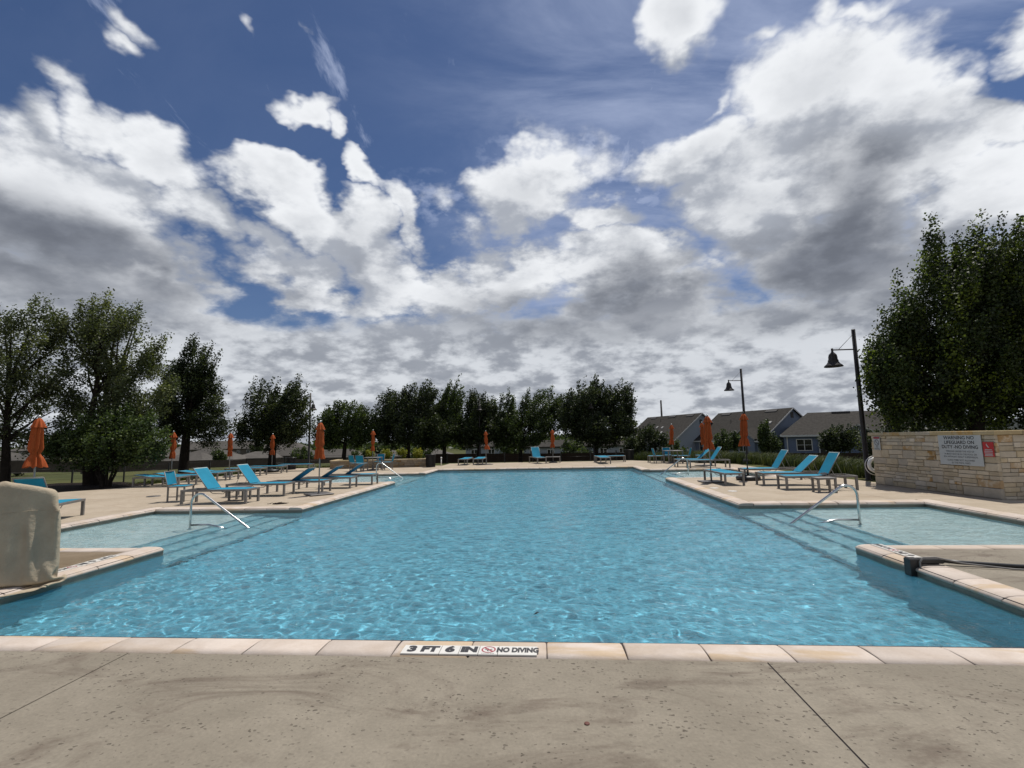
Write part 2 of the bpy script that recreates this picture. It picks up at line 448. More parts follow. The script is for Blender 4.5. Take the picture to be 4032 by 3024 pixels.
M['deck_near'] = deck_material('worn_concrete', (0.192, 0.167, 0.130), (0.235, 0.206, 0.162), (0.105, 0.080, 0.062), 1.0, 0.85)
M['deck_far'] = deck_material('pale_concrete', (0.335, 0.275, 0.205), (0.385, 0.320, 0.245), (0.24, 0.175, 0.115), 0.35, 0.40)
M['deck_stained'] = deck_material('rust_stained_concrete', (0.150, 0.112, 0.070), (0.190, 0.145, 0.098), (0.085, 0.055, 0.030), 0.5, 0.8)
M['joint'] = mat('dark_joint_filler', (0.016, 0.010, 0.011), 0.8)

def coping_material():
    m = bpy.data.materials.new('cream_limestone'); m.use_nodes = True
    w = NT(m.node_tree); b = m.node_tree.nodes['Principled BSDF']
    g = w.n('ShaderNodeNewGeometry').outputs['Position']
    oi = w.n('ShaderNodeObjectInfo').outputs['Random']
    n = w.noise(g, 3.0, 6, 0.62, dist=0.5)
    base = w.mix(w.smooth(n, 0.35, 0.7), (0.51, 0.44, 0.385), (0.44, 0.365, 0.305))
    gx, gy, gz = w.sep(g)
    tan = w.smooth(w.noise(w.mapping(g, (0.55, 1.6, 1)), 1.1, 5, 0.55, dist=0.4), 0.50, 0.57)
    tanw = w.math('MULTIPLY', tan, w.smooth(oi, 0.35, 0.6, 0.25, 0.75))
    base = w.mix(tanw, base, (0.41, 0.30, 0.185))
    hs = w.n('ShaderNodeHueSaturation'); w.put(hs.inputs['Color'], base)
    w.put(hs.inputs['Value'], w.lin(w.math('ADD', oi, w.noise(g, 60, 3, 0.5)), 0.3, 1.7, 0.86, 1.10))
    w.put(b.inputs['Base Color'], hs.outputs[0])
    b.inputs['Roughness'].default_value = 0.8; b.inputs['Specular IOR Level'].default_value = 0.3
    bn = w.n('ShaderNodeBump'); bn.inputs['Distance'].default_value = 0.006; bn.inputs['Strength'].default_value = 0.6
    w.put(bn.inputs['Height'], w.noise(g, 14, 6, 0.6)); w.link(bn.outputs[0], b.inputs['Normal'])
    return m
M['coping'] = coping_material()
M['tileband'] = mat('waterline_tile', (0.16, 0.155, 0.12), 0.4, 0, 0.5, 0.25, 9)

def plaster(name, c1, c2):
    m = bpy.data.materials.new(name); m.use_nodes = True
    w = NT(m.node_tree); b = m.node_tree.nodes['Principled BSDF']
    g = w.n('ShaderNodeNewGeometry').outputs['Position']
    n = w.noise(g, 1.3, 4, 0.55)
    w.put(b.inputs['Base Color'], w.mix(w.smooth(n, 0.35, 0.65), c1, c2))
    b.inputs['Roughness'].default_value = 0.8; b.inputs['Specular IOR Level'].default_value = 0.1
    return m
M['plaster_deep'] = plaster('blue_pool_plaster', (0.135, 0.405, 0.55), (0.155, 0.45, 0.60))
M['plaster_mid'] = plaster('step_plaster', (0.26, 0.48, 0.55), (0.29, 0.52, 0.59))
M['plaster_shallow'] = plaster('pale_ledge_plaster', (0.62, 0.70, 0.68), (0.70, 0.78, 0.76))
M['navy_tile'] = mat('navy_step_tile', (0.19, 0.36, 0.45), 0.4)

def water_material():
    m = bpy.data.materials.new('pool_water'); m.use_nodes = True
    w = NT(m.node_tree); m.node_tree.nodes.clear()
    g = w.n('ShaderNodeNewGeometry').outputs['Position']
    bn = w.n('ShaderNodeBump'); bn.inputs['Strength'].default_value = 1.0; bn.inputs['Distance'].default_value = 0.03
    w.put(bn.inputs['Height'], w.noise(g, 13.0, 4, 0.6, dist=0.8))
    rf = w.n('ShaderNodeBsdfRefraction'); rf.inputs['IOR'].default_value = 1.333; rf.inputs['Roughness'].default_value = 0.0
    rf.inputs[0].default_value = (0.93, 0.985, 0.99, 1)
    gl = w.n('ShaderNodeBsdfGlossy'); gl.inputs['Roughness'].default_value = 0.03
    gl.inputs[0].default_value = (1, 1, 1, 1)
    w.link(bn.outputs[0], gl.inputs['Normal'])
    fr = w.n('ShaderNodeFresnel'); fr.inputs[0].default_value = 1.333
    w.link(bn.outputs[0], fr.inputs['Normal'])
    # faint milkiness of the treated water
    df = w.n('ShaderNodeBsdfDiffuse'); df.inputs[0].default_value = (0.15, 0.49, 0.63, 1)
    ml = w.n('ShaderNodeMixShader'); ml.inputs[0].default_value = 0.13
    w.link(rf.outputs[0], ml.inputs[1]); w.link(df.outputs[0], ml.inputs[2])
    mx = w.n('ShaderNodeMixShader'); w.link(fr.outputs[0], mx.inputs[0])
    w.link(ml.outputs[0], mx.inputs[1]); w.link(gl.outputs[0], mx.inputs[2])
    o = w.n('ShaderNodeOutputMaterial'); w.link(mx.outputs[0], o.inputs[0])
    return m
M['water'] = water_material()

def leaf_material(name, c1, c2, c3, trans=0.35):
    m = bpy.data.materials.new(name); m.use_nodes = True
    w = NT(m.node_tree); b = m.node_tree.nodes['Principled BSDF']
    geo = w.n('ShaderNodeNewGeometry')
    rnd = geo.outputs['Random Per Island']
    n = w.noise(geo.outputs['Position'], 1.1, 3, 0.55)
    c = w.mix(w.smooth(n, 0.38, 0.64), c1, c2)
    c = w.mix(w.smooth(w.math('ADD', w.math('MULTIPLY', rnd, 0.22), w.noise(geo.outputs['Position'], 1.15, 2, 0.5)), 0.67, 0.80), c, c3)
    hs = w.n('ShaderNodeHueSaturation'); w.put(hs.inputs['Color'], c); w.put(hs.inputs['Value'], w.lin(rnd, 0, 1, 0.6, 1.45))
    w.put(b.inputs['Base Color'], hs.outputs[0])
    b.inputs['Roughness'].default_value = 0.55; b.inputs['Specular IOR Level'].default_value = 0.35
    out = m.node_tree.nodes['Material Output']
    tl = w.n('ShaderNodeBsdfTranslucent'); w.put(tl.inputs[0], w.mix(1.0, hs.outputs[0], (1.25, 1.35, 0.6), 'MULTIPLY'))
    mx = w.n('ShaderNodeMixShader'); mx.inputs[0].default_value = trans
    w.link(b.outputs[0], mx.inputs[1]); w.link(tl.outputs[0], mx.inputs[2]); w.link(mx.outputs[0], out.inputs[0])
    return m
M['leaf_dark'] = leaf_material('dark_oak_leaves', (0.020, 0.029, 0.012), (0.032, 0.044, 0.016), (0.065, 0.082, 0.026), 0.26)
M['leaf_cotton'] = leaf_material('grey_green_leaves', (0.058, 0.072, 0.032), (0.080, 0.095, 0.042), (0.15, 0.165, 0.075), 0.34)
M['leaf_shrub'] = leaf_material('shrub_leaves', (0.033, 0.055, 0.016), (0.048, 0.074, 0.021), (0.085, 0.118, 0.032), 0.30)
M['leaf_maple'] = leaf_material('big_tree_leaves', (0.022, 0.033, 0.009), (0.040, 0.058, 0.012), (0.13, 0.165, 0.022), 0.36)
M['leaf_yellow'] = leaf_material('yellow_green_leaves', (0.16, 0.17, 0.015), (0.24, 0.24, 0.02), (0.32, 0.30, 0.03), 0.3)
M['leaf_mid'] = leaf_material('mid_green_leaves', (0.030, 0.046, 0.014), (0.046, 0.066, 0.019), (0.085, 0.115, 0.03), 0.28)
M['grassblade'] = leaf_material('ornamental_grass', (0.045, 0.060, 0.020), (0.075, 0.088, 0.032), (0.12, 0.12, 0.05), 0.25)
M['bark'] = mat('dark_bark', (0.030, 0.024, 0.019), 0.9, 0, 0.1, 0.4, 5, 0.02, 25)
M['mulch'] = mat('dark_mulch', (0.018, 0.012, 0.009), 0.95, 0, 0.1, 0.5, 20, 0.05, 30)

def lawn_material():
    m = bpy.data.materials.new('mown_lawn'); m.use_nodes = True
    w = NT(m.node_tree); b = m.node_tree.nodes['Principled BSDF']
    g = w.n('ShaderNodeNewGeometry').outputs['Position']
    n1 = w.noise(g, 0.12, 5, 0.6)
    n2 = w.noise(g, 2.5, 5, 0.65)
    c = w.mix(w.smooth(n1, 0.35, 0.65), (0.052, 0.060, 0.020), (0.078, 0.078, 0.026))
    # mowing bands across the slope
    gx, gy, gz = w.sep(w.mapping(g, rot=(0, 0, 0.35)))
    band = w.smooth(w.math('SINE', w.math('MULTIPLY', gy, 0.75)), -0.2, 0.6)
    c = w.mix(w.math('MULTIPLY', band, 0.35), c, (0.036, 0.040, 0.015))
    c = w.mix(w.math('MULTIPLY', w.smooth(n2, 0.4, 0.65), 0.35), c, (0.040, 0.046, 0.014))
    w.put(b.inputs['Base Color'], c)
    b.inputs['Roughness'].default_value = 0.9; b.inputs['Specular IOR Level'].default_value = 0.1
    bn = w.n('ShaderNodeBump'); bn.inputs['Distance'].default_value = 0.03
    w.put(bn.inputs['Height'], w.noise(g, 18, 4, 0.6)); w.link(bn.outputs[0], b.inputs['Normal'])
    return m
M['lawn'] = lawn_material()

def stone_material(name, c1, c2, c3, darkbase=0.0):
    m = bpy.data.materials.new(name); m.use_nodes = True
    w = NT(m.node_tree); b = m.node_tree.nodes['Principled BSDF']
    g = w.n('ShaderNodeNewGeometry').outputs['Position']
    oi = w.n('ShaderNodeObjectInfo').outputs['Random']
    n = w.noise(g, 4.0, 6, 0.65, dist=0.6)
    c = w.mix(w.smooth(n, 0.35, 0.65), c1, c2)
    rust = w.math('MULTIPLY', w.smooth(oi, 0.86, 0.93), w.smooth(w.noise(g, 5.0, 5, 0.65), 0.38, 0.58))
    c = w.mix(rust, c, c3)
    spot = w.math('MULTIPLY', w.smooth(w.noise(g, 2.3, 6, 0.7, dist=0.5), 0.60, 0.72), 0.55)
    c = w.mix(spot, c, tuple(q * 0.45 for q in c3))
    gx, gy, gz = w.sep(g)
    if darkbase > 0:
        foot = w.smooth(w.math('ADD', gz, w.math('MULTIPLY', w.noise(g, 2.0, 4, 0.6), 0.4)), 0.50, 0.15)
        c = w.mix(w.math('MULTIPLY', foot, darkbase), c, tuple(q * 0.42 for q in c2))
    hs = w.n('ShaderNodeHueSaturation'); w.put(hs.inputs['Color'], c)
    w.put(hs.inputs['Value'], w.lin(w.math('FRACT', w.math('MULTIPLY', oi, 7.31)), 0, 1, 0.80, 1.16))
    w.put(hs.inputs['Saturation'], w.lin(w.math('FRACT', w.math('MULTIPLY', oi, 3.77)), 0, 1, 0.7, 1.2))
    w.put(b.inputs['Base Color'], hs.outputs[0])
    b.inputs['Roughness'].default_value = 0.9; b.inputs['Specular IOR Level'].default_value = 0.15
    bn = w.n('ShaderNodeBump'); bn.inputs['Distance'].default_value = 0.012
    w.put(bn.inputs['Height'], w.noise(g, 16, 6, 0.65)); w.link(bn.outputs[0], b.inputs['Normal'])
    return m
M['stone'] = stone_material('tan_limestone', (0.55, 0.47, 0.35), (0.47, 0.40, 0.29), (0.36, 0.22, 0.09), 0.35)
M['mortar'] = mat('grey_mortar', (0.33, 0.27, 0.19), 0.95, 0, 0.1, 0.3, 5)
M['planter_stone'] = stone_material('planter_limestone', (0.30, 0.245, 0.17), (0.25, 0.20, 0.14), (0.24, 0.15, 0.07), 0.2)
M['capstone'] = stone_material('cap_limestone', (0.44, 0.37, 0.25), (0.38, 0.31, 0.20), (0.36, 0.24, 0.10), 0.0)
M['shingle'] = mat('brown_grey_shingles', (0.050, 0.046, 0.041), 0.95, 0, 0.1, 0.35, 2.5, 0.03, 5)
M['shingle_far'] = mat('far_grey_shingles', (0.092, 0.085, 0.077), 0.95, 0, 0.1, 0.2, 0.6, rnd=0.22)
def siding(name, c):
    m = bpy.data.materials.new(name); m.use_nodes = True
    w = NT(m.node_tree); b = m.node_tree.nodes['Principled BSDF']
    g = w.n('ShaderNodeNewGeometry').outputs['Position']
    gx, gy, gz = w.sep(g)
    f = w.math('FRACT', w.math('MULTIPLY', gz, 4.6))
    lap = w.smooth(f, 0.80, 1.0)
    w.put(b.inputs['Base Color'], w.mix(w.math('MULTIPLY', lap, 0.35), c, tuple(q * 0.55 for q in c)))
    b.inputs['Roughness'].default_value = 0.8; b.inputs['Specular IOR Level'].default_value = 0.2
    bn = w.n('ShaderNodeBump'); bn.inputs['Distance'].default_value = 0.02
    w.put(bn.inputs['Height'], f); w.link(bn.outputs[0], b.inputs['Normal'])
    return m
M['siding_blue'] = siding('blue_grey_siding', (0.155, 0.185, 0.24))
M['siding_pale'] = siding('pale_grey_siding', (0.26, 0.29, 0.33))
M['siding_slate'] = siding('slate_blue_siding', (0.115, 0.145, 0.215))
M['siding_far'] = mat('far_house_wall', (0.14, 0.125, 0.105), 0.9, 0, 0.1, 0.2, 0.3, rnd=0.3)
M['trim'] = mat('white_trim', (0.46, 0.46, 0.45), 0.6)
M['glass'] = mat('dark_window_glass', (0.012, 0.014, 0.016), 0.08, 0, 0.6)
M['vent'] = mat('roof_vent_dark', (0.035, 0.032, 0.03), 0.7)
M['ventlite'] = mat('roof_vent_pale', (0.30, 0.29, 0.27), 0.6)
M['woodfence'] = mat('dark_wood_fence', (0.035, 0.024, 0.018), 0.95, 0, 0.1, 0.4, 1.2)
M['woodfence_far'] = mat('weathered_board_fence', (0.075, 0.062, 0.050), 0.95, 0, 0.1, 0.3, 0.5)
M['metalpanel'] = mat('white_metal_panel', (0.34, 0.36, 0.36), 0.5, 0.1, 0.4, 0.1, 1)
M['canvas'] = mat('beige_canvas', (0.40, 0.335, 0.245), 0.9, 0, 0.15, 0.20, 3.5, 0.014, 14)
M['sign_white'] = mat('sign_panel_pale', (0.46, 0.49, 0.50), 0.4, 0, 0.4, 0.06, 3)
M['sign_red'] = mat('sign_red', (0.42, 0.018, 0.022), 0.45)
M['ink'] = mat('sign_ink_black', (0.012, 0.012, 0.014), 0.6)
M['ink_grey'] = mat('sign_ink_grey', (0.08, 0.085, 0.09), 0.6)
M['tile_white'] = mat('marker_tile_white', (0.62, 0.60, 0.56), 0.35, 0, 0.5, 0.08, 8)
M['tile_ink'] = mat('marker_black', (0.02, 0.018, 0.02), 0.5)
M['tile_red'] = mat('marker_red', (0.28, 0.03, 0.045), 0.5)
M['cable'] = mat('grey_cable', (0.18, 0.17, 0.16), 0.5)
M['towel'] = mat('dark_towel', (0.008, 0.012, 0.02), 0.9, bump=0.01, bscale=40)
M['rust'] = mat('rust_brown', (0.10, 0.03, 0.02), 0.7)
M['concrete_far'] = mat('far_concrete', (0.25, 0.24, 0.22), 0.9)

# ================================================================== ground
XL, XR, Y0, Y5 = -6.4, 4.42, 4.2, 27.1
AL, AR = -10.4, 8.6
A1, A2, A3, A4 = 7.7, 12.15, 19.6, 24.4
CW = 0.34
WATER = -0.12

def smooth(a, b, x):
    t = np.clip((x - a) / (b - a), 0, 1)
    return t * t * (3 - 2 * t)

def terr(x, y):
    x = np.asarray(x, float); y = np.asarray(y, float)
    dx = np.maximum(np.maximum(-17.6 - x, x - 10.4), 0)
    dy = np.maximum(np.maximum(-8 - y, y - 33.2), 0)
    d = np.hypot(dx, dy)
    r = np.hypot(x, y)
    z = -0.07 - 1.05 * smooth(0.5, 15, d)
    left = smooth(8, -6, x)
    z = z - left * (0.25 * smooth(40, 72, r) + 4.4 * smooth(73, 118, r)) - (1 - left) * 1.0 * smooth(50, 90, r)
    z = z + 0.05 * np.sin(x * 0.21 + 1) * np.cos(y * 0.17) * smooth(2, 12, d)
    return z

def build_terrain():
    xs = np.unique(np.concatenate([np.linspace(-900, -60, 22), np.linspace(-60, 60, 81), np.linspace(60, 900, 22), [-16.5, -12, -11.2, 9.4, 10.0]]))
    ys = np.unique(np.concatenate([np.linspace(-300, -20, 9), np.linspace(-20, 130, 101), np.linspace(130, 1500, 20), [2.6, 3.2, 28.2, 29]]))
    X, Y = np.meshgrid(xs, ys)
    Z = terr(X, Y)
    inside = (X > -11.6) & (X < 9.8) & (Y > 2.9) & (Y < 28.6)
    Z = np.where(inside, -3.0, Z)
    core = (X > -17) & (X < 10.0) & (Y > -7.5) & (Y < 33.0) & ~inside
    Z = np.where(core, -0.25, Z)
    nx, ny = len(xs), len(ys)
    verts = np.stack([X.ravel(), Y.ravel(), Z.ravel()], 1)
    idx = np.arange(nx * ny).reshape(ny, nx)
    f = np.stack([idx[:-1, :-1].ravel(), idx[:-1, 1:].ravel(), idx[1:, 1:].ravel(), idx[1:, :-1].ravel()], 1)
    me = bpy.data.meshes.new('lawn')
    me.from_pydata(verts.tolist(), [], f.tolist())
    me.polygons.foreach_set('use_smooth', [True] * len(me.polygons))
    struct(obj('lawn', me, M['lawn']))
build_terrain()

# ---- deck slabs, with dark filled joints between them
deck = bpy.data.objects.new('pool_deck', None); COL.objects.link(deck); struct(deck)
def slab(poly, m, g=0.005):
    cx = sum(p[0] for p in poly) / len(poly); cy = sum(p[1] for p in poly) / len(poly)
    b = MB(); b.prism(poly, -0.14, 0.0)
    return b.build('concrete_slab', M[m], deck)
def rect(x0, x1, y0, y1, m, g=0.006):
    slab([(x0 + g, y0 + g), (x1 - g, y0 + g), (x1 - g, y1 - g), (x0 + g, y1 - g)], m)
xi, xo, ri, ro = XL - CW, AL - CW, XR + CW, AR + CW
yn, yf = Y0 - CW, Y5 + CW
nx_ = [-18.3, -13.4, -8.42, -3.45, 1.52, 6.49, 11.46, 16.5]
for i in range(len(nx_) - 1):
    rect(nx_[i], nx_[i + 1], -1.2, yn, 'deck_near')
    rect(nx_[i], nx_[i + 1], -8.0, -1.2, 'deck_near')
# near peninsulas and side strips
rect(-13.4, -8.42, yn, A1 - CW, 'deck_near'); rect(-8.42, xi, yn, A1 - CW, 'deck_stained'); rect(-18.3, -13.4, yn, A1 - CW, 'deck_far')
rect(ri, ro, yn, A1 - CW, 'deck_near'); rect(ro, 16.5, yn, A1 - CW, 'deck_far')
rect(-18.3, -14.5, A1 - CW, A2 + CW, 'deck_far'); rect(-14.5, xo, A1 - CW, A2 + CW, 'deck_far')
rect(ro, 12.6, A1 - CW, A2 + CW, 'deck_far'); rect(12.6, 16.5, A1 - CW, A2 - 0.1, 'deck_far')
# middle peninsulas
slab([(-18.3, A2 + CW + .006), (-14.006, A2 + CW + .006), (-14.006, 16.0), (-18.3, 16.0)], 'deck_far')
rect(-14.0, -10.4, A2 + CW, 16.0, 'deck_far'); rect(-10.4, xi, A2 + CW, 16.0, 'deck_far')
slab([(-18.3, 16.006), (-14.006, 16.006), (-14.006, A3 - CW), (-17.2, A3 - CW), (-17.2, 18.3), (-18.3, 17.0)], 'deck_far')
rect(-14.0, -10.4, 16.0, A3 - CW, 'deck_far'); rect(-10.4, xi, 16.0, A3 - CW, 'deck_far')
rect(ri, 8.2, A2 + CW, 16.0, 'deck_far'); rect(8.2, 10.9, A2 + CW, 16.0, 'deck_far')
rect(ri, 8.2, 16.0, A3 - CW, 'deck_far')
slab([(8.206, 16.006), (10.44, 16.006), (10.38, 17.3), (10.2, A3 - CW), (8.206, A3 - CW)], 'deck_far')
# far strips
rect(-17.2, xo, A3 - CW, A4 + CW, 'deck_far'); 
slab([(ro + .006, A3 - CW + .006), (10.2, A3 - CW + .006), (10.05, 21.3), (10.03, A4 + CW), (ro + .006, A4 + CW)], 'deck_far')
rect(-17.2, -12.0, A4 + CW, yf, 'deck_far'); rect(-12.0, xi, A4 + CW, yf, 'deck_far')
rect(ri, 10.02, A4 + CW, yf, 'deck_far')
slab([(-17.2, yf + .006), (-12.006, yf + .006), (-12.006, 30.6), (-16.4, 30.6)], 'deck_far')
rect(-12.0, -7.0, yf, 31.0, 'deck_far'); rect(-7.0, -2.0, yf, 33.3, 'deck_far'); rect(-2.0, 3.0, yf, 33.25, 'deck_far')
slab([(3.006, yf + .006), (10.0, yf + .006), (5.35, 33.6), (3.006, 33.2)], 'deck_far')
jb = MB()
def jrect(x0, x1, y0, y1): jb.box(x0, x1, y0, y1, -0.12, -0.006)
# joint filler shows between the slabs
jrect(-18.2, 16.4, -7.9, yn - 0.01); jrect(-18.2, xi - .01, yn - .2, A1 - CW); jrect(ri + .01, 16.4, yn - .2, A1 - CW)
jrect(-18.2, xo - .01, A1 - CW - .1, A2 + CW); jrect(ro + .01, 12.7, A1 - CW - .1, A2 + CW)
jrect(-17.1, xi - .01, A2 + CW - .1, A3 - CW - 0.01); jrect(ri + .01, 10.1, A2 + CW - .1, A3 - CW - .01)
jrect(-17.1, xo - .01, A3 - CW - .1, A4 + CW); jrect(ro + .01, 9.9, A3 - CW - .1, A4 + CW)
jrect(-17.1, xi - .01, A4 + CW - .1, yf); jrect(ri + .01, 9.9, A4 + CW - .1, yf); jrect(-11.9, 4.9, yf + .01, 30.5)
jb2 = MB()
jb.build('joint_filler', M['joint'], deck)

# ---- coping stones
coping = bpy.data.objects.new('pool_coping', None); COL.objects.link(coping); struct(coping)
PROF = [(0.0, -0.07), (0.0, 0.004), (0.10, 0.007), (0.22, 0.006), (0.285, -0.001), (0.325, -0.014), (0.352, -0.034), (0.356, -0.052), (0.345, -0.066), (0.30, -0.07)]
def coping_mesh(L, seed):
    rr = random.Random(seed)
    vs = []; fs = []
    n = len(PROF)
    xs = [0.004, 0.014, L - 0.014, L - 0.004]
    for i, x in enumerate(xs):
        for (u, z) in PROF:
            k = 0.006 if i in (0, 3) else 0.0
            vs.append((x + 0.010 * math.sin(u * 9 + seed) * 0.4, u - (k if u > 0.05 else -k) * 0.6, z - (k if z > -0.02 else 0)))
    for i in range(3):
        for j in range(n):
            a = i * n + j; b = i * n + (j + 1) % n
            fs.append((a, b, b + n, a + n))
    fs.append(tuple(range(n - 1, -1, -1))); fs.append(tuple(3 * n + j for j in range(n)))
    me = mesh_from('coping_stone', vs, fs, True)
    me.polygons[-1].use_smooth = False; me.polygons[-2].use_smooth = False
    return me
def coping_run(p0, p1, inward):
    """stones from p0 to p1 (back line is offset away from the water); inward = unit vector to the water"""
    p0 = Vector(p0); p1 = Vector(p1); L = (p1 - p0).length
    n = max(1, round(L / 0.61)); l = L / n
    d = (p1 - p0).normalized(); iw = Vector(inward)
    me = [coping_mesh(l, s) for s in range(3)]
    flip = d.x * iw.y - d.y * iw.x < 0
    if flip: p0, p1, d = p1, p0, -d
    ang = math.atan2(d.y, d.x)
    for i in range(n):
        q = p0 + d * (l * i) - iw * CW
        o = obj('coping_stone', me[i % 3], M['coping'], coping, (q.x, q.y, random.Random(i * 7 + int(L * 100)).uniform(-0.002, 0.002)), (0, 0, ang))
UP, DN, LF, RT = (0, 1), (0, -1), (-1, 0), (1, 0)
coping_run((xi - 0.0, Y0), (ri, Y0), UP)
coping_run((xi, Y5), (ri, Y5), DN)
for (x, inw, ax, axi) in ((XL, RT, AL, xi), (XR, LF, AR, ri)):
    coping_run((x, Y0), (x, A1), inw); coping_run((x, A2), (x, A3), inw); coping_run((x, A4), (x, Y5), inw)
    for (y, iw) in ((A1, UP), (A2, DN), (A3, UP), (A4, DN)):
        coping_run((ax, y), (axi, y), iw)
    s = 1 if ax > 0 else -1
    coping_run((ax, A1 - CW), (ax, A2 + CW), (-s, 0)); coping_run((ax, A3 - CW), (ax, A4 + CW), (-s, 0))
# grout under the coping
gb = MB()
for (x0, x1, y0, y1) in ((xi, ri, yn, Y0 - .01), (xi, ri, Y5 + .01, yf)):
    gb.box(x0, x1, y0, y1, -0.2, -0.012)
for (x, s, ax) in ((XL, -1, AL), (XR, 1, AR)):
    for (a, b) in ((Y0 - .3, A1 - .05), (A2 + .05, A3 - .05), (A4 + .05, Y5 + .3)):
        gb.box(min(x + s * .01, x + s * CW), max(x + s * .01, x + s * CW), a, b, -0.2, -0.0135)
    for (y0, y1) in ((A1 - CW, A1 - .01), (A2 + .01, A2 + CW), (A3 - CW, A3 - .01), (A4 + .01, A4 + CW)):
        gb.box(min(ax, x + s * CW), max(ax, x + s * CW), y0, y1, -0.2, -0.0125)
    for (a, b) in ((A1 - CW, A2 + CW), (A3 - CW, A4 + CW)):
        gb.box(min(ax + s * .01, ax + s * CW), max(ax + s * .01, ax + s * CW), a, b, -0.2, -0.013)
gb.build('coping_mortar', M['joint'], coping)

# ---- basin
basin = bpy.data.objects.new('pool_basin', None); COL.objects.link(basin); struct(basin)
ZD, ZS = -1.19, -0.34
b = MB(); b.add([(XL, Y0, ZD), (XR, Y0, ZD), (XR, Y5, ZD), (XL, Y5, ZD)], [(0, 1, 2, 3)])
b.build('deep_floor', M['plaster_deep'], basin)
def wallface(b, p, q, z0, z1):
    b.add([(p[0], p[1], z0), (q[0], q[1], z0), (q[0], q[1], z1), (p[0], p[1], z1)], [(0, 1, 2, 3)])
b = MB(); t = MB()
segs = [((XL, Y0), (XR, Y0)), ((XL, Y5), (XR, Y5))]
for x in (XL, XR):
    segs += [((x, Y0), (x, A1)), ((x, A2), (x, A3)), ((x, A4), (x, Y5))]
for p, q in segs: wallface(b, p, q, ZD, -0.22); wallface(t, p, q, -0.22, -0.06)
b.build('deep_wall', M['plaster_deep'], basin)
b = MB(); led = MB(); st = MB(); nose = MB()
for (x, ax, s) in ((XL, AL, -1), (XR, AR, 1)):
    for (y0, y1) in ((A1, A2), (A3, A4)):
        e = x + s * 1.2; e2 = x + s * 0.85; e3 = x + s * 0.45
        led.box(min(ax, e), max(ax, e), y0, y1, -1.05, ZS)
        st.box(min(e, e2), max(e, e2), y0, y1, -1.05, -0.52)
        st.box(min(e2, e3), max(e2, e3), y0, y1, -1.06, -0.70)
        st.box(min(e3, x), max(e3, x), y0, y1, -1.07, -0.86)
        for (ee, z) in ((e, ZS), (e2, -0.52), (e3, -0.70)):
            nose.box(min(ee, ee + s * .035), max(ee, ee + s * .035), y0 + .01, y1 - .01, z - .03, z + 0.004)
            nose.box(min(ee, ee - s * .004), max(ee, ee - s * .004), y0 + .01, y1 - .01, z - .03, z + 0.003)
        for p, q in (((ax, y0), (ax, y1)), ((ax, y0), (x, y0)), ((ax, y1), (x, y1))):
            wallface(b, p, q, -1.0, -0.22); wallface(t, p, q, -0.22, -0.06)
b.build('ledge_wall', M['plaster_shallow'], basin)
led.build('sun_ledge', M['plaster_shallow'], basin)
st.build('entry_steps', M['plaster_mid'], basin)
nose.build('step_nosing', M['navy_tile'], basin)
t.build('tile_band', M['tileband'], basin)
# ---- water
def build_water():
    """rippled sheet in the shape of the pool: many small wind waves crossing each other"""
    xs = np.arange(AL - .02, AR + .04, .026)
    ys = np.concatenate([np.arange(Y0 - .02, 9, .024), np.arange(9, 15, .04), np.arange(15, Y5 + .08, .07)])
    X, Y = np.meshgrid(xs, ys)
    rng = np.random.default_rng(4)
    Z = np.zeros_like(X)
    fine = np.clip((13 - Y) / 6, 0, 1); mid = np.clip((24 - Y) / 9, 0.15, 1)
    for i in range(96):
        lam = .10 * (.95 / .10) ** rng.uniform(0, 1)
        th = rng.normal(-1.75, .75); k = 2 * np.pi / lam
        slope = .0078 * rng.uniform(.5, 1.4) * (.55 if lam > .5 else 1.0)
        wv = slope / k * np.sin(k * (np.cos(th) * X + np.sin(th) * Y) + rng.uniform(0, 6.28))
        # gusts: each wave train waxes and wanes over the pool
        q = rng.uniform(.25, .9); t2 = rng.uniform(0, 6.28)
        wv *= 1 + .7 * np.sin(q * (np.cos(t2) * X + np.sin(t2) * Y) + rng.uniform(0, 6.28))
        Z += wv * (fine if lam < .17 else mid if lam < .26 else 1)
    Z += WATER
    nx, ny = len(xs), len(ys)
    idx = np.arange(nx * ny).reshape(ny, nx)
    f = np.stack([idx[:-1, :-1].ravel(), idx[:-1, 1:].ravel(), idx[1:, 1:].ravel(), idx[1:, :-1].ravel()], 1)
    cx = (X[:-1, :-1] + X[1:, 1:]).ravel() / 2; cy = (Y[:-1, :-1] + Y[1:, 1:]).ravel() / 2
    e = .03
    main = (cx > XL - e) & (cx < XR + e) & (cy > Y0 - e) & (cy < Y5 + e)
    alc = (cx > AL - e) & (cx < AR + e) & (((cy > A1 - e) & (cy < A2 + e)) | ((cy > A3 - e) & (cy < A4 + e)))
    f = f[main | alc]
    used = np.unique(f); remap = np.full(nx * ny, -1); remap[used] = np.arange(len(used)); f = remap[f].astype(np.int32)
    V = np.stack([X.ravel(), Y.ravel(), Z.ravel()], 1)[used].astype(np.float32)
    me = bpy.data.meshes.new('pool_water')
    me.vertices.add(len(V)); me.vertices.foreach_set('co', V.ravel())
    me.loops.add(f.size); me.loops.foreach_set('vertex_index', f.ravel())
    me.polygons.add(len(f)); me.polygons.foreach_set('loop_start', np.arange(0, f.size, 4, dtype=np.int32))
    me.update(calc_edges=True)
    me.polygons.foreach_set('use_smooth', [True] * len(f))
    o = struct(obj('pool_water', me, M['water']))
    o.cycles.is_caustics_caster = True
    for c in basin.children: c.cycles.is_caustics_receiver = True
build_water()

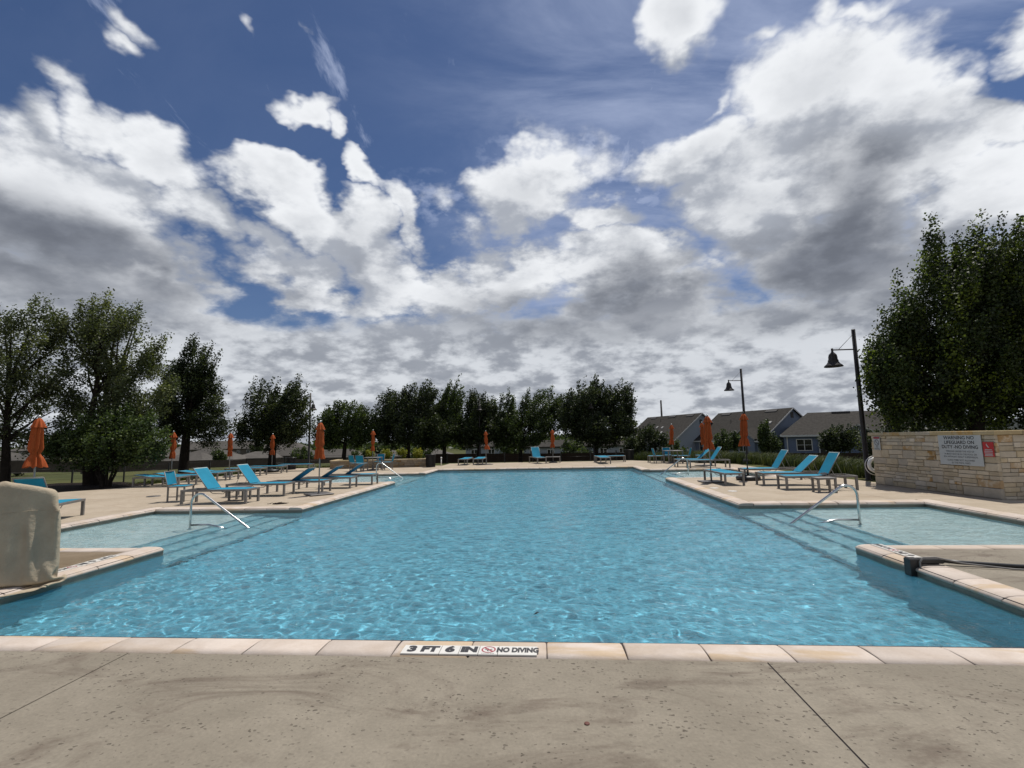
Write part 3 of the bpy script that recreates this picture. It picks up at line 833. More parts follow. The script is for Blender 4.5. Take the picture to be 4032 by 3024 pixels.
# ---- depth marker tiles on the near coping
mk = tag(obj('depth_marker', MB().box(-1.215, -0.158, 3.876, 4.024, -0.01, 0.012).mesh('depth_marker'), M['joint']),
         'row of white depth marker tiles reading 3 FT 6 IN NO DIVING on near coping', 'depth marker')
def marker_tile(x0, n, parts):
    w = 0.1524 * n
    tl = MB().bbox(x0 + .002, x0 + w - .002, 3.874, 4.026, 0.006, 0.0185, 0.002).build('tile', M['tile_white'], mk)
    for (txt, size, cx, sx, off) in parts:
        vs, fs = text_mesh(txt, size, 0.0003, off, sx=sx)
        b = MB(); b.add([(x + cx, y + 3.951, z + 0.0193) for x, y, z in vs], fs)
        b.build('lettering', M['tile_ink'], tl)
    return tl
x = -1.22
marker_tile(x, 2, [('3', .132, x + .078, 1.05, .009), ('FT', .126, x + .218, 1.0, .009)]); x += .3048
marker_tile(x, 1, [('6', .132, x + .076, 1.05, .009)]); x += .1524
marker_tile(x, 1, [('IN', .126, x + .076, 1.0, .009)]); x += .1524
ti = marker_tile(x, 1, [('DIVING PROHIBITED', .011, x + .076, 1.0, 0)]); 
cxn, cyn = x + .076, 3.957
lb = bpy.data.objects[ti.children[0].name]; lb.location.y = -0.062
rb = MB()
for k in range(32):
    a0, a1 = 2 * math.pi * k / 32, 2 * math.pi * (k + 1) / 32
    rb.add([(cxn + .056 * math.cos(a0), cyn + .056 * math.sin(a0), .0194), (cxn + .056 * math.cos(a1), cyn + .056 * math.sin(a1), .0194),
            (cxn + .045 * math.cos(a1), cyn + .045 * math.sin(a1), .0194), (cxn + .045 * math.cos(a0), cyn + .045 * math.sin(a0), .0194)], [(0, 1, 2, 3)])
rb.add([(cxn - .040, cyn + .028, .0196), (cxn - .030, cyn + .038, .0196), (cxn + .040, cyn - .028, .0196), (cxn + .030, cyn - .038, .0196)], [(0, 3, 2, 1)])
rb.build('prohibition_ring', M['tile_red'], ti)
fb = MB()
for q in ([(-.02, .012), (-.008, .024), (.012, -.004), (.0, -.012)], [(.0, -.002), (.028, .012), (.03, .004), (.008, -.014)], [(-.004, -.008), (.004, -.03), (-.004, -.03), (-.014, -.012)], [(-.03, .0), (-.012, .008), (-.01, .0), (-.03, -.008)]):
    fb.add([(cxn + a, cyn + c, .0195) for a, c in q], [(0, 1, 2, 3)])
fb.build('diver_symbol', M['tile_ink'], ti)
x += .1524
marker_tile(x, 2, [('NO DIVING', .108, x + .152, 0.58, .006)])

def copy_tree(o, parent=None):
    c = o.copy(); COL.objects.link(c); c.parent = parent
    for ch in list(o.children): copy_tree(ch, c)
    return c
for (tx, ty, rz, lab) in ((-10.60, 5.86, -math.pi / 2, 'row of depth marker tiles on left peninsula coping beside the canvas cover'), (8.62, 7.80, math.pi / 2, 'row of depth marker tiles on right peninsula coping beside the black hose')):
    m2 = copy_tree(mk); m2.location = (tx, ty, 0); m2.rotation_euler = (0, 0, rz); m2['label'] = lab
# ================================================================== stone wall
wx0, wy0, wx1, wy1 = 10.13, 16.26, 10.44, 12.32
wlen = math.hypot(wx1 - wx0, wy1 - wy0); wang = math.atan2(wy1 - wy0, wx1 - wx0)
wall = thing('stone_wall', 'tan limestone block wall with cap carrying the warning signs', 'wall', (wx0, wy0, 0), wang)
WH = 1.50
TH = 0.55
# local x runs along the face towards the camera, local -y is the face side (towards the pool)
mb = MB(); mb.box(0.05, wlen - 0.03, 0.04, TH, -0.1, WH); mb.box(wlen - TH, wlen - 0.04, 0.04, 3.2, -0.1, WH)
mb.build('mortar_core', M['mortar'], wall)
unit = mesh_from('stone', [(-.5, .5, -.5), (.5, .5, -.5), (.5, .5, .5), (-.5, .5, .5), (-.5, -.25, -.5), (.5, -.25, -.5), (.5, -.25, .5), (-.5, -.25, .5),
                           (-.47, -.5, -.44), (.46, -.46, -.45), (.47, -.5, .44), (-.46, -.47, .45)],
                 [(0, 3, 2, 1), (0, 1, 5, 4), (1, 2, 6, 5), (2, 3, 7, 6), (3, 0, 4, 7), (4, 5, 9, 8), (5, 6, 10, 9), (6, 7, 11, 10), (7, 4, 8, 11), (8, 9, 10, 11)])
def course_layout(rr, L, H, hmin=.085, hmax=.20, wmin=.14, wmax=.52):
    """coursed rubble: bands, some of them split in two over part of their length"""
    out = []; z = 0.0
    while z < H - 0.03:
        h = rr.uniform(0.15, 0.30)
        if H - z - h < 0.12: h = H - z
        x = 0.0
        while x < L - 0.02:
            w = rr.uniform(0.30, 0.85)
            if L - x - w < 0.2: w = L - x
            k = rr.random()
            if h > 0.17 and k < 0.75:
                h1 = h * rr.uniform(0.35, 0.65)
                for (zz, hh) in ((z, h1), (z + h1, h - h1)):
                    xx = x
                    while xx < x + w - 0.01:
                        ww = rr.uniform(wmin, wmax)
                        if x + w - xx - ww < 0.12: ww = x + w - xx
                        out.append((xx, zz, ww, hh)); xx += ww
            else:
                out.append((x, z, w, h)) if w < 0.6 else out.extend([(x, z, w * .55, h), (x + w * .55, z, w * .45, h)])
            x += w
        z += h
    return out
def add_stones(parent, rr, lay, place, me, mt, j=0.006):
    for (x, z, w, h) in lay:
        d = rr.uniform(0.075, 0.10)
        loc, rot, sc = place(x, z, w, h, d)
        o = obj('stone', me, mt, parent, loc, rot)
        o.scale = sc
rr = random.Random(5)
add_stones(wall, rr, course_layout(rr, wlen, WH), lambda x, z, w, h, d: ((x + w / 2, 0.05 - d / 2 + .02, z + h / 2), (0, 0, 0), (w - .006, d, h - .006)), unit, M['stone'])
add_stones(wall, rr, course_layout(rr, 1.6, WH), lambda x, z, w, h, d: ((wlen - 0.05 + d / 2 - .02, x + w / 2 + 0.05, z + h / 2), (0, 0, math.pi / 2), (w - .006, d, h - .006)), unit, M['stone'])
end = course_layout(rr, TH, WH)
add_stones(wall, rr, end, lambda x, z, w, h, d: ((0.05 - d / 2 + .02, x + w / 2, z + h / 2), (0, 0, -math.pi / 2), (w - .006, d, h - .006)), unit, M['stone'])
cx = -0.06
while cx < wlen + 0.05:
    w = rr.uniform(0.45, 0.7)
    if wlen + 0.06 - cx - w < 0.3: w = wlen + 0.06 - cx
    MB().bbox(cx + .003, cx + w - .003, -0.07, TH + .05, WH + 0.002, WH + .10, 0.008).build('cap_stone', M['capstone'], wall)
    cx += w
cy = TH + .053
for k in range(4):
    MB().bbox(wlen - TH - .02, wlen + 0.06, cy + .003, cy + .6, WH + 0.002, WH + .10, 0.008).build('cap_stone', M['capstone'], wall); cy += .603

def on_wall(name, label, cat, u0, u1, z0, z1, m, th=0.012, proud=0.045):
    """flat sign on the pool face of the wall; u is metres from its far end"""
    t = thing(name, label, cat, (wx0 + math.cos(wang) * (u0 + u1) / 2, wy0 + math.sin(wang) * (u0 + u1) / 2, 0), wang)
    w = (u1 - u0) / 2
    MB().bbox(-w, w, -proud - th, -proud + 0.0, z0, z1, 0.003).build('panel', M[m], t)
    return t, w, -proud - th
def put_text(t, yface, txt, size, cx, cz, m, sx=1.0, off=0.0, name='lettering', spacing=1.0):
    vs, fs = text_mesh(txt, size, 0.0, off, sx=sx, spacing=spacing)
    b = MB(); b.add([(x + cx, yface - 0.0025, y + cz) for x, y, z in vs], fs)
    return b.build(name, M[m], t)
def U(y): return (wy0 - y) / (wy0 - wy1) * wlen
t, hw, yf_ = on_wall('warning_sign', 'large pale sign on stone wall reading WARNING NO LIFEGUARD ON DUTY', 'sign', U(13.80), U(12.62), 0.745, 1.515, 'sign_white')
for (txt, z, s, sx) in (('WARNING NO', 1.432, .118, 1.06), ('LIFEGUARD ON', 1.316, .118, 1.0), ('DUTY -NO DIVING', 1.200, .118, 1.0)):
    put_text(t, yf_, txt, s, 0.0, z, 'ink', sx, 0.0022)
for (txt, z) in (('PERSONS UNDER THE AGE OF', 1.090), ('14 MUST NOT BE IN THE POOL OR', 1.019), ('SPA WITHOUT ADULT SUPERVISION.', .951), ('GLASS ITEMS NOT ALLOWED', .868), ('IN THE POOL YARD', .800)):
    put_text(t, yf_, txt, .062, 0.0, z, 'ink_grey', .92, 0.0004)
t, hw, yf_ = on_wall('emergency_phone_sign', 'small red sign with white telephone handset at the wall corner', 'sign', U(12.60), U(12.345), 0.985, 1.335, 'sign_red', 0.01, 0.04)
hb = MB()
pts = [(-.018, 1.300), (-.030, 1.285), (-.020, 1.268), (-.010, 1.262), (-.004, 1.240), (.010, 1.222), (.026, 1.218), (.020, 1.200), (-.004, 1.206), (-.026, 1.232), (-.040, 1.262), (-.040, 1.290)]
hb.add([(p[0] + .0, yf_ - .0025, p[1]) for p in pts], [(0, 1, 2, 11), (2, 3, 10, 11), (3, 4, 9, 10), (4, 5, 8, 9), (5, 6, 7, 8)])
hb.build('handset_symbol', M['sign_white'], t)
lb = MB()
for z, w in ((1.150, .085), (1.115, .10), (1.075, .10), (1.04, .09), (1.012, .10)):
    lb.box(-w, w, yf_ - .003, yf_ - .0005, z - .008, z + .008)
lb.build('text_rows', M['sign_white'], t)
t, hw, yf_ = on_wall('no_diving_sign', 'small white sign with red ring near the far end of stone wall', 'sign', U(16.12), U(15.86), 1.06, 1.475, 'sign_white', 0.01, 0.04)
MB().box(-hw + .01, hw - .01, yf_ - .003, yf_ - .0004, 1.405, 1.465).build('header_band', M['tile_red'], t)
rb = MB()
for k in range(24):
    a0, a1 = 2 * math.pi * k / 24, 2 * math.pi * (k + 1) / 24
    rb.add([(.095 * math.cos(a0), yf_ - .0025, 1.29 + .095 * math.sin(a0)), (.095 * math.cos(a1), yf_ - .0025, 1.29 + .095 * math.sin(a1)),
            (.075 * math.cos(a1), yf_ - .0025, 1.29 + .075 * math.sin(a1)), (.075 * math.cos(a0), yf_ - .0025, 1.29 + .075 * math.sin(a0))], [(0, 1, 2, 3)])
rb.add([(-.062, yf_ - .003, 1.335), (-.048, yf_ - .003, 1.349), (.062, yf_ - .003, 1.245), (.048, yf_ - .003, 1.231)], [(0, 1, 2, 3)])
rb.build('prohibition_ring', M['ink_grey'], t)
put_text(t, yf_, 'NO', .06, 0, 1.155, 'ink_grey', 1.0, 0.001); put_text(t, yf_, 'DIVING', .06, 0, 1.095, 'ink_grey', 1.0, 0.001)

# life ring hung on the far end of the wall
ring = thing('life_ring', 'white life ring with rope hung on the end of stone wall', 'life ring', (10.12, 16.33, 0.58), wang)
rb = MB(); n1, n2 = 28, 10
vs = []; fs = []
for i in range(n1):
    a = 2 * math.pi * i / n1
    for j in range(n2):
        q = 2 * math.pi * j / n2
        rad = .20 + .055 * math.cos(q)
        vs.append((-.02 + .055 * math.sin(q) - .04, .26 + rad * math.cos(a) - .12, rad * math.sin(a)))
for i in range(n1):
    for j in range(n2):
        fs.append((i * n2 + j, ((i + 1) % n1) * n2 + j, ((i + 1) % n1) * n2 + (j + 1) % n2, i * n2 + (j + 1) % n2))
rb.add(vs, fs, True); rb.build('ring', M['white'], ring)
rb = MB(); rb.tube([(-.06, .14 + .33 * math.cos(a), .30 * math.sin(a) - .02) for a in [math.pi * (0.55 + k * 0.09) for k in range(11)]], .011, 6)
rb.build('rope', M['white'], ring)

# ================================================================== planter
def face_stones(parent, rr, p0, p1, H, z0=0.0, depth=.07, mt='planter_stone', **kw):
    p0 = Vector(p0); p1 = Vector(p1); L = (p1 - p0).length; d = (p1 - p0) / L; nrm = Vector((d.y, -d.x)); ang = math.atan2(d.y, d.x)
    z = z0; hh = H / round(H / .11)
    while z < z0 + H - .01:
        x = 0
        while x < L - .01:
            w = rr.uniform(.22, .50)
            if L - x - w < .15: w = L - x
            dd = rr.uniform(.05, .068)
            c = p0 + d * (x + w / 2) + nrm * (dd / 2 - .02)
            o = obj('stone', unit, M[mt], parent, (c.x, c.y, z + hh / 2), (0, 0, ang)); o.scale = (w - .008, dd, hh - .008)
            x += w
        z += hh
unit2 = unit.copy(); unit2.materials.clear(); unit_wall = unit; unit = unit2
pl = thing('stone_planter', 'low tan stone planter with pale cap beyond the far left pool corner', 'planter')
A = (-13.55, 29.05); B = (-7.75, 29.86); Cn = (-7.75, 31.2); Dn = (-13.9, 31.0)
rr = random.Random(9)
mb = MB(); mb.prism([(-13.5, 29.1), (-7.8, 29.9), (-7.8, 31.15), (-13.85, 30.95)], -.1, .42)
mb.build('mortar_core', M['mortar'], pl)
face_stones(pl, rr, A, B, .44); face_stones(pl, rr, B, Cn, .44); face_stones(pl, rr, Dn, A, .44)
def cap_run(parent, p0, p1, z, w=.32, th=.07, L=.6):
    p0 = Vector(p0); p1 = Vector(p1); LL = (p1 - p0).length; n = max(1, round(LL / L)); l = LL / n
    d = (p1 - p0) / LL; ang = math.atan2(d.y, d.x)
    me = MB().bbox(.003, l - .003, -.06, w - .06, 0, th, .006).mesh('cap_stone')
    for i in range(n):
        q = p0 + d * (i * l)
        obj('cap_stone', me, M['capstone'], parent, (q.x, q.y, z), (0, 0, ang))
cap_run(pl, A, B, .443); cap_run(pl, (Cn[0] + .05, Cn[1]), (B[0] + .05, B[1] + .3), .444) if False else None
cap_run(pl, Dn, (A[0] - .02, A[1] + .05), .449)
cap_run(pl, (-7.75, 30.15), (-7.75, 31.2), .449)
mb = MB(); mb.prism([(-13.4, 29.35), (-7.95, 30.1), (-7.95, 31.1), (-13.7, 30.9)], .40, .45)
mb.build('planter_soil', M['mulch'], pl)
mb = MB(); mb.prism([(-13.2, 31.2), (-7.9, 31.4), (-7.9, 31.7), (-13.4, 31.5)], -.1, .42)
unit = unit_wall

# ================================================================== loungers
HINGE = -0.20
def lounger_meshes():
    fr = MB()
    for s in (-1, 1):
        y0, y1 = (s * .32 - .0, s * .32 - s * .045)
        fr.bbox(-.975, .975, min(y0, y1), max(y0, y1), .345, .400, .004)
    fr.bbox(-.975, -.930, -.274, .274, .345, .399, .003); fr.bbox(.930, .975, -.274, .274, .345, .399, .003)
    fr.bbox(HINGE - .02, HINGE + .02, -.274, .274, .350, .385, .003)
    leg = MB().bbox(-.0, .055, -.0, .06, 0, .344, .004)
    seat = MB()
    n = 12
    vs = []; fs = []
    for i in range(n + 1):
        u = i / n
        xx = HINGE + .015 + u * (.928 - HINGE - .015)
        for j in range(7):
            v = j / 6
            yy = -.273 + .546 * v
            sag = .012 * math.sin(math.pi * v) * math.sin(math.pi * u)
            vs.append((xx, yy, .404 - sag))
    for i in range(n):
        for j in range(6):
            a = i * 7 + j
            fs.append((a, a + 7, a + 8, a + 1))
    seat.add(vs, fs, True)
    vs2 = [(x, y, z - .006) for x, y, z in vs]
    seat.add(vs2, [tuple(reversed(f)) for f in fs], True)
    back = MB()
    vs = []
    for i in range(n + 1):
        u = i / n
        xx = -.02 - u * .735
        for j in range(7):
            v = j / 6
            vs.append((xx, -.268 + .536 * v, .022 - .010 * math.sin(math.pi * v) * math.sin(math.pi * u)))
    back.add(vs, fs, True); back.add([(x, y, z - .006) for x, y, z in vs], [tuple(reversed(f)) for f in fs], True)
    bf = MB()
    bf.tube([(0, -.272, .01), (-.76, -.272, .01)], .013, 6); bf.tube([(0, .272, .01), (-.76, .272, .01)], .013, 6); bf.tube([(-.76, -.272, .01), (-.76, .272, .01)], .013, 6)
    hem = MB(); hem.box(-.752, -.735, -.262, .262, .010, .0245)
    br = MB()
    br.tube([(HINGE + .02, -.2, .34), (HINGE + .10, -.2, .285), (HINGE + .42, -.2, .27), (HINGE + .50, -.2, .345)], .009, 6)
    br.tube([(HINGE + .02, .2, .34), (HINGE + .10, .2, .285), (HINGE + .42, .2, .27), (HINGE + .50, .2, .345)], .009, 6)
    sup = MB(); sup.tube([(-.52, .25, 0), (-.52, -.25, 0)], .009, 6)
    return dict(frame=fr.mesh('frame'), leg=leg.mesh('leg'), seat=seat.mesh('seat_sling'), back=back.mesh('backrest'), bf=bf.mesh('back_frame'), hem=hem.mesh('sling_hem'), br=br.mesh('under_brace'))
LM = lounger_meshes()
LG = 'teal sling pool loungers'
def lounger(label, x, y, rz, tilt=0.0):
    """x, y = centre; rz = direction of the foot end; tilt = angle of the backrest above flat, past 90 folds over the seat"""
    t = thing('pool_lounger', label, 'lounger', (x, y, 0), rz, LG)
    obj('frame', LM['frame'], M['frame'], t)
    for sx in (-.972, .915):
        for sy in (-.3185, .2585):
            obj('leg', LM['leg'], M['frame'], t, (sx, sy, 0))
    obj('seat_sling', LM['seat'], M['sling'], t)
    bk = obj('backrest', LM['back'], M['sling'], t, (HINGE, 0, .388), (0, R(tilt), 0))
    obj('back_frame', LM['bf'], M['frame'], bk)
    obj('sling_hem', LM['hem'], M['sling_edge'], bk)
    obj('under_brace', LM['br'], M['frame'], t)
    if 8 < tilt < 90:
        a = R(tilt); p = (HINGE - .50 * math.cos(a), .388 + .50 * math.sin(a)); q = (HINGE - .50 * math.cos(a) - .18, .37)
        s = MB(); s.tube([(p[0], -.24, p[1]), (q[0], -.24, q[1]), (q[0], .24, q[1]), (p[0], .24, p[1])], .008, 6)
        s.build('back_strut', M['frame'], t)
    return t
lounger('teal lounger with raised back nearest the left grab rail, chair at its head', -9.45, 13.34, 0, 52)
lounger('teal lounger with raised back, second from the left grab rail', -9.33, 15.07, 0, 52)
lounger('lounger with back folded over its seat, beside the umbrella on left peninsula', -8.50, 15.92, 0.0, 146)
lounger('lounger with back folded over its seat, middle one of three in a row', -8.13, 17.26, 0, 148)
lounger('lounger with back folded over its seat, farthest of three on left peninsula', -7.80, 18.52, 0, 147)
lounger('teal lounger half hidden behind the beige canvas cover at left', -11.45, 10.25, R(110.5), 56)
frow = [(-15.87, 18.78, 2, 'flat lounger at the left deck edge, nearest of the row'), (-15.72, 19.55, 2, 'flat lounger second in the left edge row, beside slim umbrella'),
        (-15.85, 21.05, 0, 'flat lounger third in the left edge row'), (-15.85, 21.95, -1, 'flat lounger fourth in the left edge row, before the middle umbrella'),
        (-15.92, 24.35, 1, 'flat lounger fifth in the left edge row'), (-15.78, 26.1, 0, 'flat lounger sixth in the left edge row, before an umbrella on round base'),
        (-15.05, 27.75, 0, 'flat lounger at the far end of the left row by the black bin')]
for i, (x, y, a, lab) in enumerate(frow): lounger(lab, x, y, R(a), 7 if i < 4 else 0)
lounger('lounger end on beyond the far pool edge, left one of a pair', -5.62, 31.75, R(-92), 2)
lounger('lounger end on beyond the far pool edge, right one of a pair by umbrella', -4.70, 31.95, R(-90), 2)
lounger('lounger with raised back near the middle of the far pool edge', -0.92, 32.2, R(-72), 58)
lounger('flat lounger end on beyond the far right pool corner', 3.2, 30.6, R(-88), 0)
lounger('flat lounger seen side on at the far right pool corner', 3.75, 32.0, R(1), 0)
lounger('flat lounger side on in front of the far dining table', 6.95, 30.75, 0, 0)
lounger('lounger with raised back behind its twin past the far right rail', 7.42, 26.1, R(180), 40)
lounger('lounger with raised back just beyond the far right grab rail', 7.75, 25.0, R(180), 55)
lounger('flat lounger pointing at the pool on the right peninsula', 5.80, 17.2, R(-88), 0)
lounger('teal lounger with raised back beside the black tank umbrella base', 7.82, 18.35, R(178), 58)
lounger('lounger with lower reclined back, middle of three by the lamp post', 7.62, 16.35, R(178), 43)
t_near = lounger('lounger with raised back and a dark towel, nearest the right rail', 7.72, 15.05, R(178), 60)
b = MB()
rr = random.Random(3)
vs = []; fs = []
for i in range(9):
    for j in range(7):
        u, v = i / 8 - .5, j / 6 - .5
        vs.append((u * .30, v * .22, .03 + .06 * (rr.random()) * (1 - abs(2 * u)) + .03 * (1 - 4 * v * v)))
for i in range(8):
    for j in range(6):
        a = i * 7 + j; fs.append((a, a + 7, a + 8, a + 1))
b.add(vs, fs, True)
tw = b.build('towel', M['towel'], None, (7.86, 14.86, .385), (0, 0, .3)); tag(tw, 'small dark towel crumpled on the nearest right lounger seat', 'towel')

# ---- side tables
def side_table(label, x, y, rz, w=.46, d=.46, h=.40):
    t = thing('side_table', label, 'table', (x, y, 0), rz, 'low grey side tables between loungers')
    MB().bbox(-w / 2, w / 2, -d / 2, d / 2, h - .05, h, .004).build('tabletop', M['frame'], t)
    lg = MB().bbox(0, .05, 0, .05, 0, h - .051, .003).mesh('leg')
    for sx in (-w / 2 + .003, w / 2 - .053):
        for sy in (-d / 2 + .003, d / 2 - .053): obj('leg', lg, M['frame'], t, (sx, sy, 0))
    return t
side_table('low grey side table between the two raised loungers at left', -9.27, 13.93, 0, .48, .40)
side_table('low grey side table beside the nearest right lounger', 7.52, 14.27, 0, .5, .36)
side_table('low grey side table under the far middle umbrella', 0.10, 32.2, 0, .95, .5)

# ---- dining chairs and tables
def chair_meshes():
    lg = MB().bbox(0, .035, 0, .04, 0, .43, .003).mesh('leg')
    bp = MB(); bp.add([(-.25, y, z) for y, z in ()], [])
    st = MB(); st.bbox(-.25, .25, -.245, -.215, .42, .455, .003); st.bbox(-.25, .25, .215, .245, .42, .455, .003); st.bbox(.222, .25, -.214, .214, .42, .454, .003); st.bbox(-.25, -.222, -.214, .214, .42, .454, .003)
    sc = MB().bbox(-.24, .24, -.009, .009, .14, .165, .002).mesh('stretcher')
    seat = MB().bbox(-.22, .22, -.213, .213, .445, .462, .004).mesh('seat_sling')
    back = MB()
    vs = []; fs = []
    for i in range(6):
        u = i / 5
        for j in range(5):
            v = j / 4 - .5
            vs.append((-.255 - .10 * u - .025 * (1 - 4 * v * v), v * .44, .50 + .38 * u))
    for i in range(5):
        for j in range(4):
            a = i * 5 + j; fs.append((a, a + 1, a + 6, a + 5))
    back.add(vs, fs, True); back.add([(x - .006, y, z) for x, y, z in vs], [tuple(reversed(f)) for f in fs], True)
    bf = MB()
    for s in (-1, 1): bf.tube([(-.235, s * .232, .43), (-.262, s * .232, .52), (-.36, s * .232, .89)], .014, 6)
    bf.tube([(-.36, -.232, .885), (-.36, .232, .885)], .012, 6)
    return dict(leg=lg, rails=st.mesh('seat_frame'), stretcher=sc, seat=seat, back=back.mesh('backrest'), bf=bf.mesh('back_frame'))
CM = chair_meshes()
def chair(label, x, y, rz):
    t = thing('dining_chair', label, 'chair', (x, y, 0), rz, 'teal sling dining chairs')
    for sx in (-.248, .213):
        for sy in (-.242, .202): obj('leg', CM['leg'], M['frame'], t, (sx, sy, 0))
    for sy in (-.231, .231): obj('stretcher', CM['stretcher'], M['frame'], t, (0, sy, 0))
    obj('seat_frame', CM['rails'], M['frame'], t); obj('seat_sling', CM['seat'], M['sling'], t)
    bk = obj('backrest', CM['back'], M['sling'], t); obj('back_frame', CM['bf'], M['frame'], bk)
    return t
chair('teal dining chair standing alone at the head of the near left lounger', -11.05, 13.82, R(8))
def dining_table(label, x, y):
    t = thing('dining_table', label, 'table', (x, y, 0), 0.1, 'grey square dining tables with umbrella')
    MB().bbox(-.46, .46, -.46, .46, .70, .74, .006).build('tabletop', M['frame'], t)
    lg = MB().bbox(0, .06, 0, .06, 0, .70, .003).mesh('leg')
    for sx in (-.44, .38):
        for sy in (-.44, .38): obj('leg', lg, M['frame'], t, (sx, sy, 0))
dining_table('grey dining table before the stone planter, chairs round it', -10.2, 27.2)
chair('teal chair at the planter table, back turned to the lawn side', -11.0, 26.75, R(60))
chair('teal chair at the planter table, facing the camera', -10.15, 28.05, R(-92))
chair('teal chair at the planter table on its pool side', -9.35, 27.3, R(186))
chair('teal chair at the planter table, nearest the camera', -10.5, 26.4, R(84))
dining_table('grey dining table before the right hand houses, chairs round it', 7.2, 29.6)
chair('teal chair left of the far right table', 6.35, 29.55, R(5))
chair('teal chair behind the far right table, facing the camera', 7.05, 30.45, R(-95))
chair('teal chair near side of far right table, back to the camera', 7.70, 28.95, R(150))
chair('teal chair set apart to the right of the far right table', 8.65, 29.2, R(175))

# ================================================================== umbrellas
def umbrella(label, x, y, h=2.35, seed=0, base='plate', lean=0.0, flare=.17, pole='pole', belly=.11, knob='knob'):
    rr = random.Random(seed)
    t = thing('closed_umbrella', label, 'umbrella', (x, y, 0), rr.uniform(0, 6.28), 'closed orange umbrellas')
    zt = h - .06
    p = MB(); p.tube([(0, 0, .03), (0, 0, zt)], .021, 10); p.build('pole', M[pole], t)
    f = MB(); f.lathe([(.0, h), (.022, h - .008), (.032, h - .03), (.026, h - .055), (.018, h - .06), (.018, h - .085)], 12); f.build('finial', M[knob], t)
    ph = [rr.uniform(0, 6.28) for _ in range(4)]
    def fold(q, z):
        k = (zt - z) / 1.2
        s8 = math.sin(8 * q + ph[0] + 2.2 * k + .5 * math.sin(2 * q + ph[2]))
        return 1 + (.10 + .17 * min(1, k)) * math.copysign(abs(s8) ** .6, s8) + .13 * math.sin(3 * q + ph[1] - 3 * k) + .09 * math.sin(13 * q + ph[2] + 5 * k)
    lx, ly = lean * math.cos(ph[3]), lean * math.sin(ph[3])
    zb = zt - 1.16
    tie = rr.uniform(.26, .36)
    prof = []
    for i in range(26):
        k = i / 25; z = zt - .05 - k * (zt - .05 - zb)
        r = .052 + (belly * .88 - .052) * min(1, k * 2.6)
        zz = z - zb
        r -= .034 * math.exp(-((zz - tie) / .06) ** 2)
        if zz < tie * .9: r += (flare * .84 - belly) * (1 - zz / (tie * .9)) ** .9
        r += .008 * math.sin(k * 15 + ph[0])
        prof.append((r, z))
    c = MB(); c.lathe(prof, 48, (0, 0), True, fold)
    c.v = [(vx + lx * ((zt - vz) / 1.16) ** 1.5, vy + ly * ((zt - vz) / 1.16) ** 1.5, vz + .025 * math.sin(8 * math.atan2(vy, vx) + ph[0]) * max(0, 1 - (vz - zb) / .1)) for vx, vy, vz in c.v]
    can = c.build('canopy', M['orange'], t)
    v = MB(); v.lathe([(.020, zt - .012), (.048, zt - .03), (.085, zt - .10), (.115, zt - .19), (.132, zt - .240)], 40, (0, 0), True, lambda q, z: 1 + (.05 + .16 * (zt - z) / .24) * math.sin(8 * q + ph[0]))
    v.build('vent_cap', M['orange'], can)
    if base == 'plate':
        b = MB(); b.bbox(-.36, .36, -.36, .36, 0.012, .045, .006); b.lathe([(.05, .045), (.05, .06), (.03, .075), (.03, .30)], 12)
        b.build('base', M['plate'], t)
    elif base == 'tank':
        b = MB(); b.lathe([(.0, .0), (.36, .0), (.40, .03), (.41, .09), (.38, .14), (.20, .17), (.05, .18), (.035, .22), (.035, .42)], 28, fold=lambda q, z: 1 + .012 * math.sin(12 * q))
        b.build('base', M['black'], t)
    else:
        b = MB(); b.lathe([(.0, .0), (.27, .0), (.28, .03), (.24, .06), (.04, .09), (.03, .30)], 20); b.build('base', M['plate'], t)
    if pole == 'blackmetal':
        b = MB(); b.bbox(-.035, .10, -.04, .04, .66, .74, .004); b.tube([(-.03, 0, .70), (-.13, 0, .70)], .008, 6); b.build('crank_box', M['black'], t)
    return t
umbrella('large closed orange umbrella behind the beige cover at far left', -12.10, 10.55, 2.44, 1, 'plate', .02, .22, belly=.125)
umbrella('closed orange umbrella in front of the oak trunk, nearest in left row', -16.64, 20.20, 2.30, 2, 'disc', .0, .12, belly=.11)
umbrella('closed orange umbrella with knotted foot, second in left row', -16.2, 23.42, 2.27, 3, 'disc', 0, .13)
umbrella('closed orange umbrella on black disc, farthest in left row', -16.1, 27.0, 2.22, 4, 'tank', .05, .14)
umbrella('closed orange umbrella on a square plate at the left pool edge', -7.40, 15.08, 2.36, 5, 'plate', 0, .18, belly=.125)
umbrella('closed orange umbrella standing through the table by the planter', -10.2, 27.2, 2.32, 6, 'disc', .04, .12, belly=.085)
umbrella('closed orange umbrella flaring to one side by the end-on lounger pair', -4.22, 31.3, 2.20, 7, 'plate', .12, .19, belly=.10)
umbrella('closed orange umbrella in the middle of the far pool side', 0.10, 32.2, 2.22, 8, 'disc', .03, .15, belly=.12)
umbrella('closed orange umbrella standing through the far right table', 7.2, 29.6, 2.32, 9, 'disc', .07, .17, belly=.10)
umbrella('closed orange umbrella partly hidden behind a nearer umbrella', 8.06, 26.6, 2.33, 10, 'plate', 0, .13)
umbrella('closed orange umbrella on a square plate by the right pool corner', 5.49, 17.46, 2.36, 13, 'plate', .03, .20, belly=.125)
umbrella('closed orange umbrella with black pole and round black tank base', 6.98, 18.12, 2.44, 12, 'tank', .05, .19, 'blackmetal', .125, 'black')

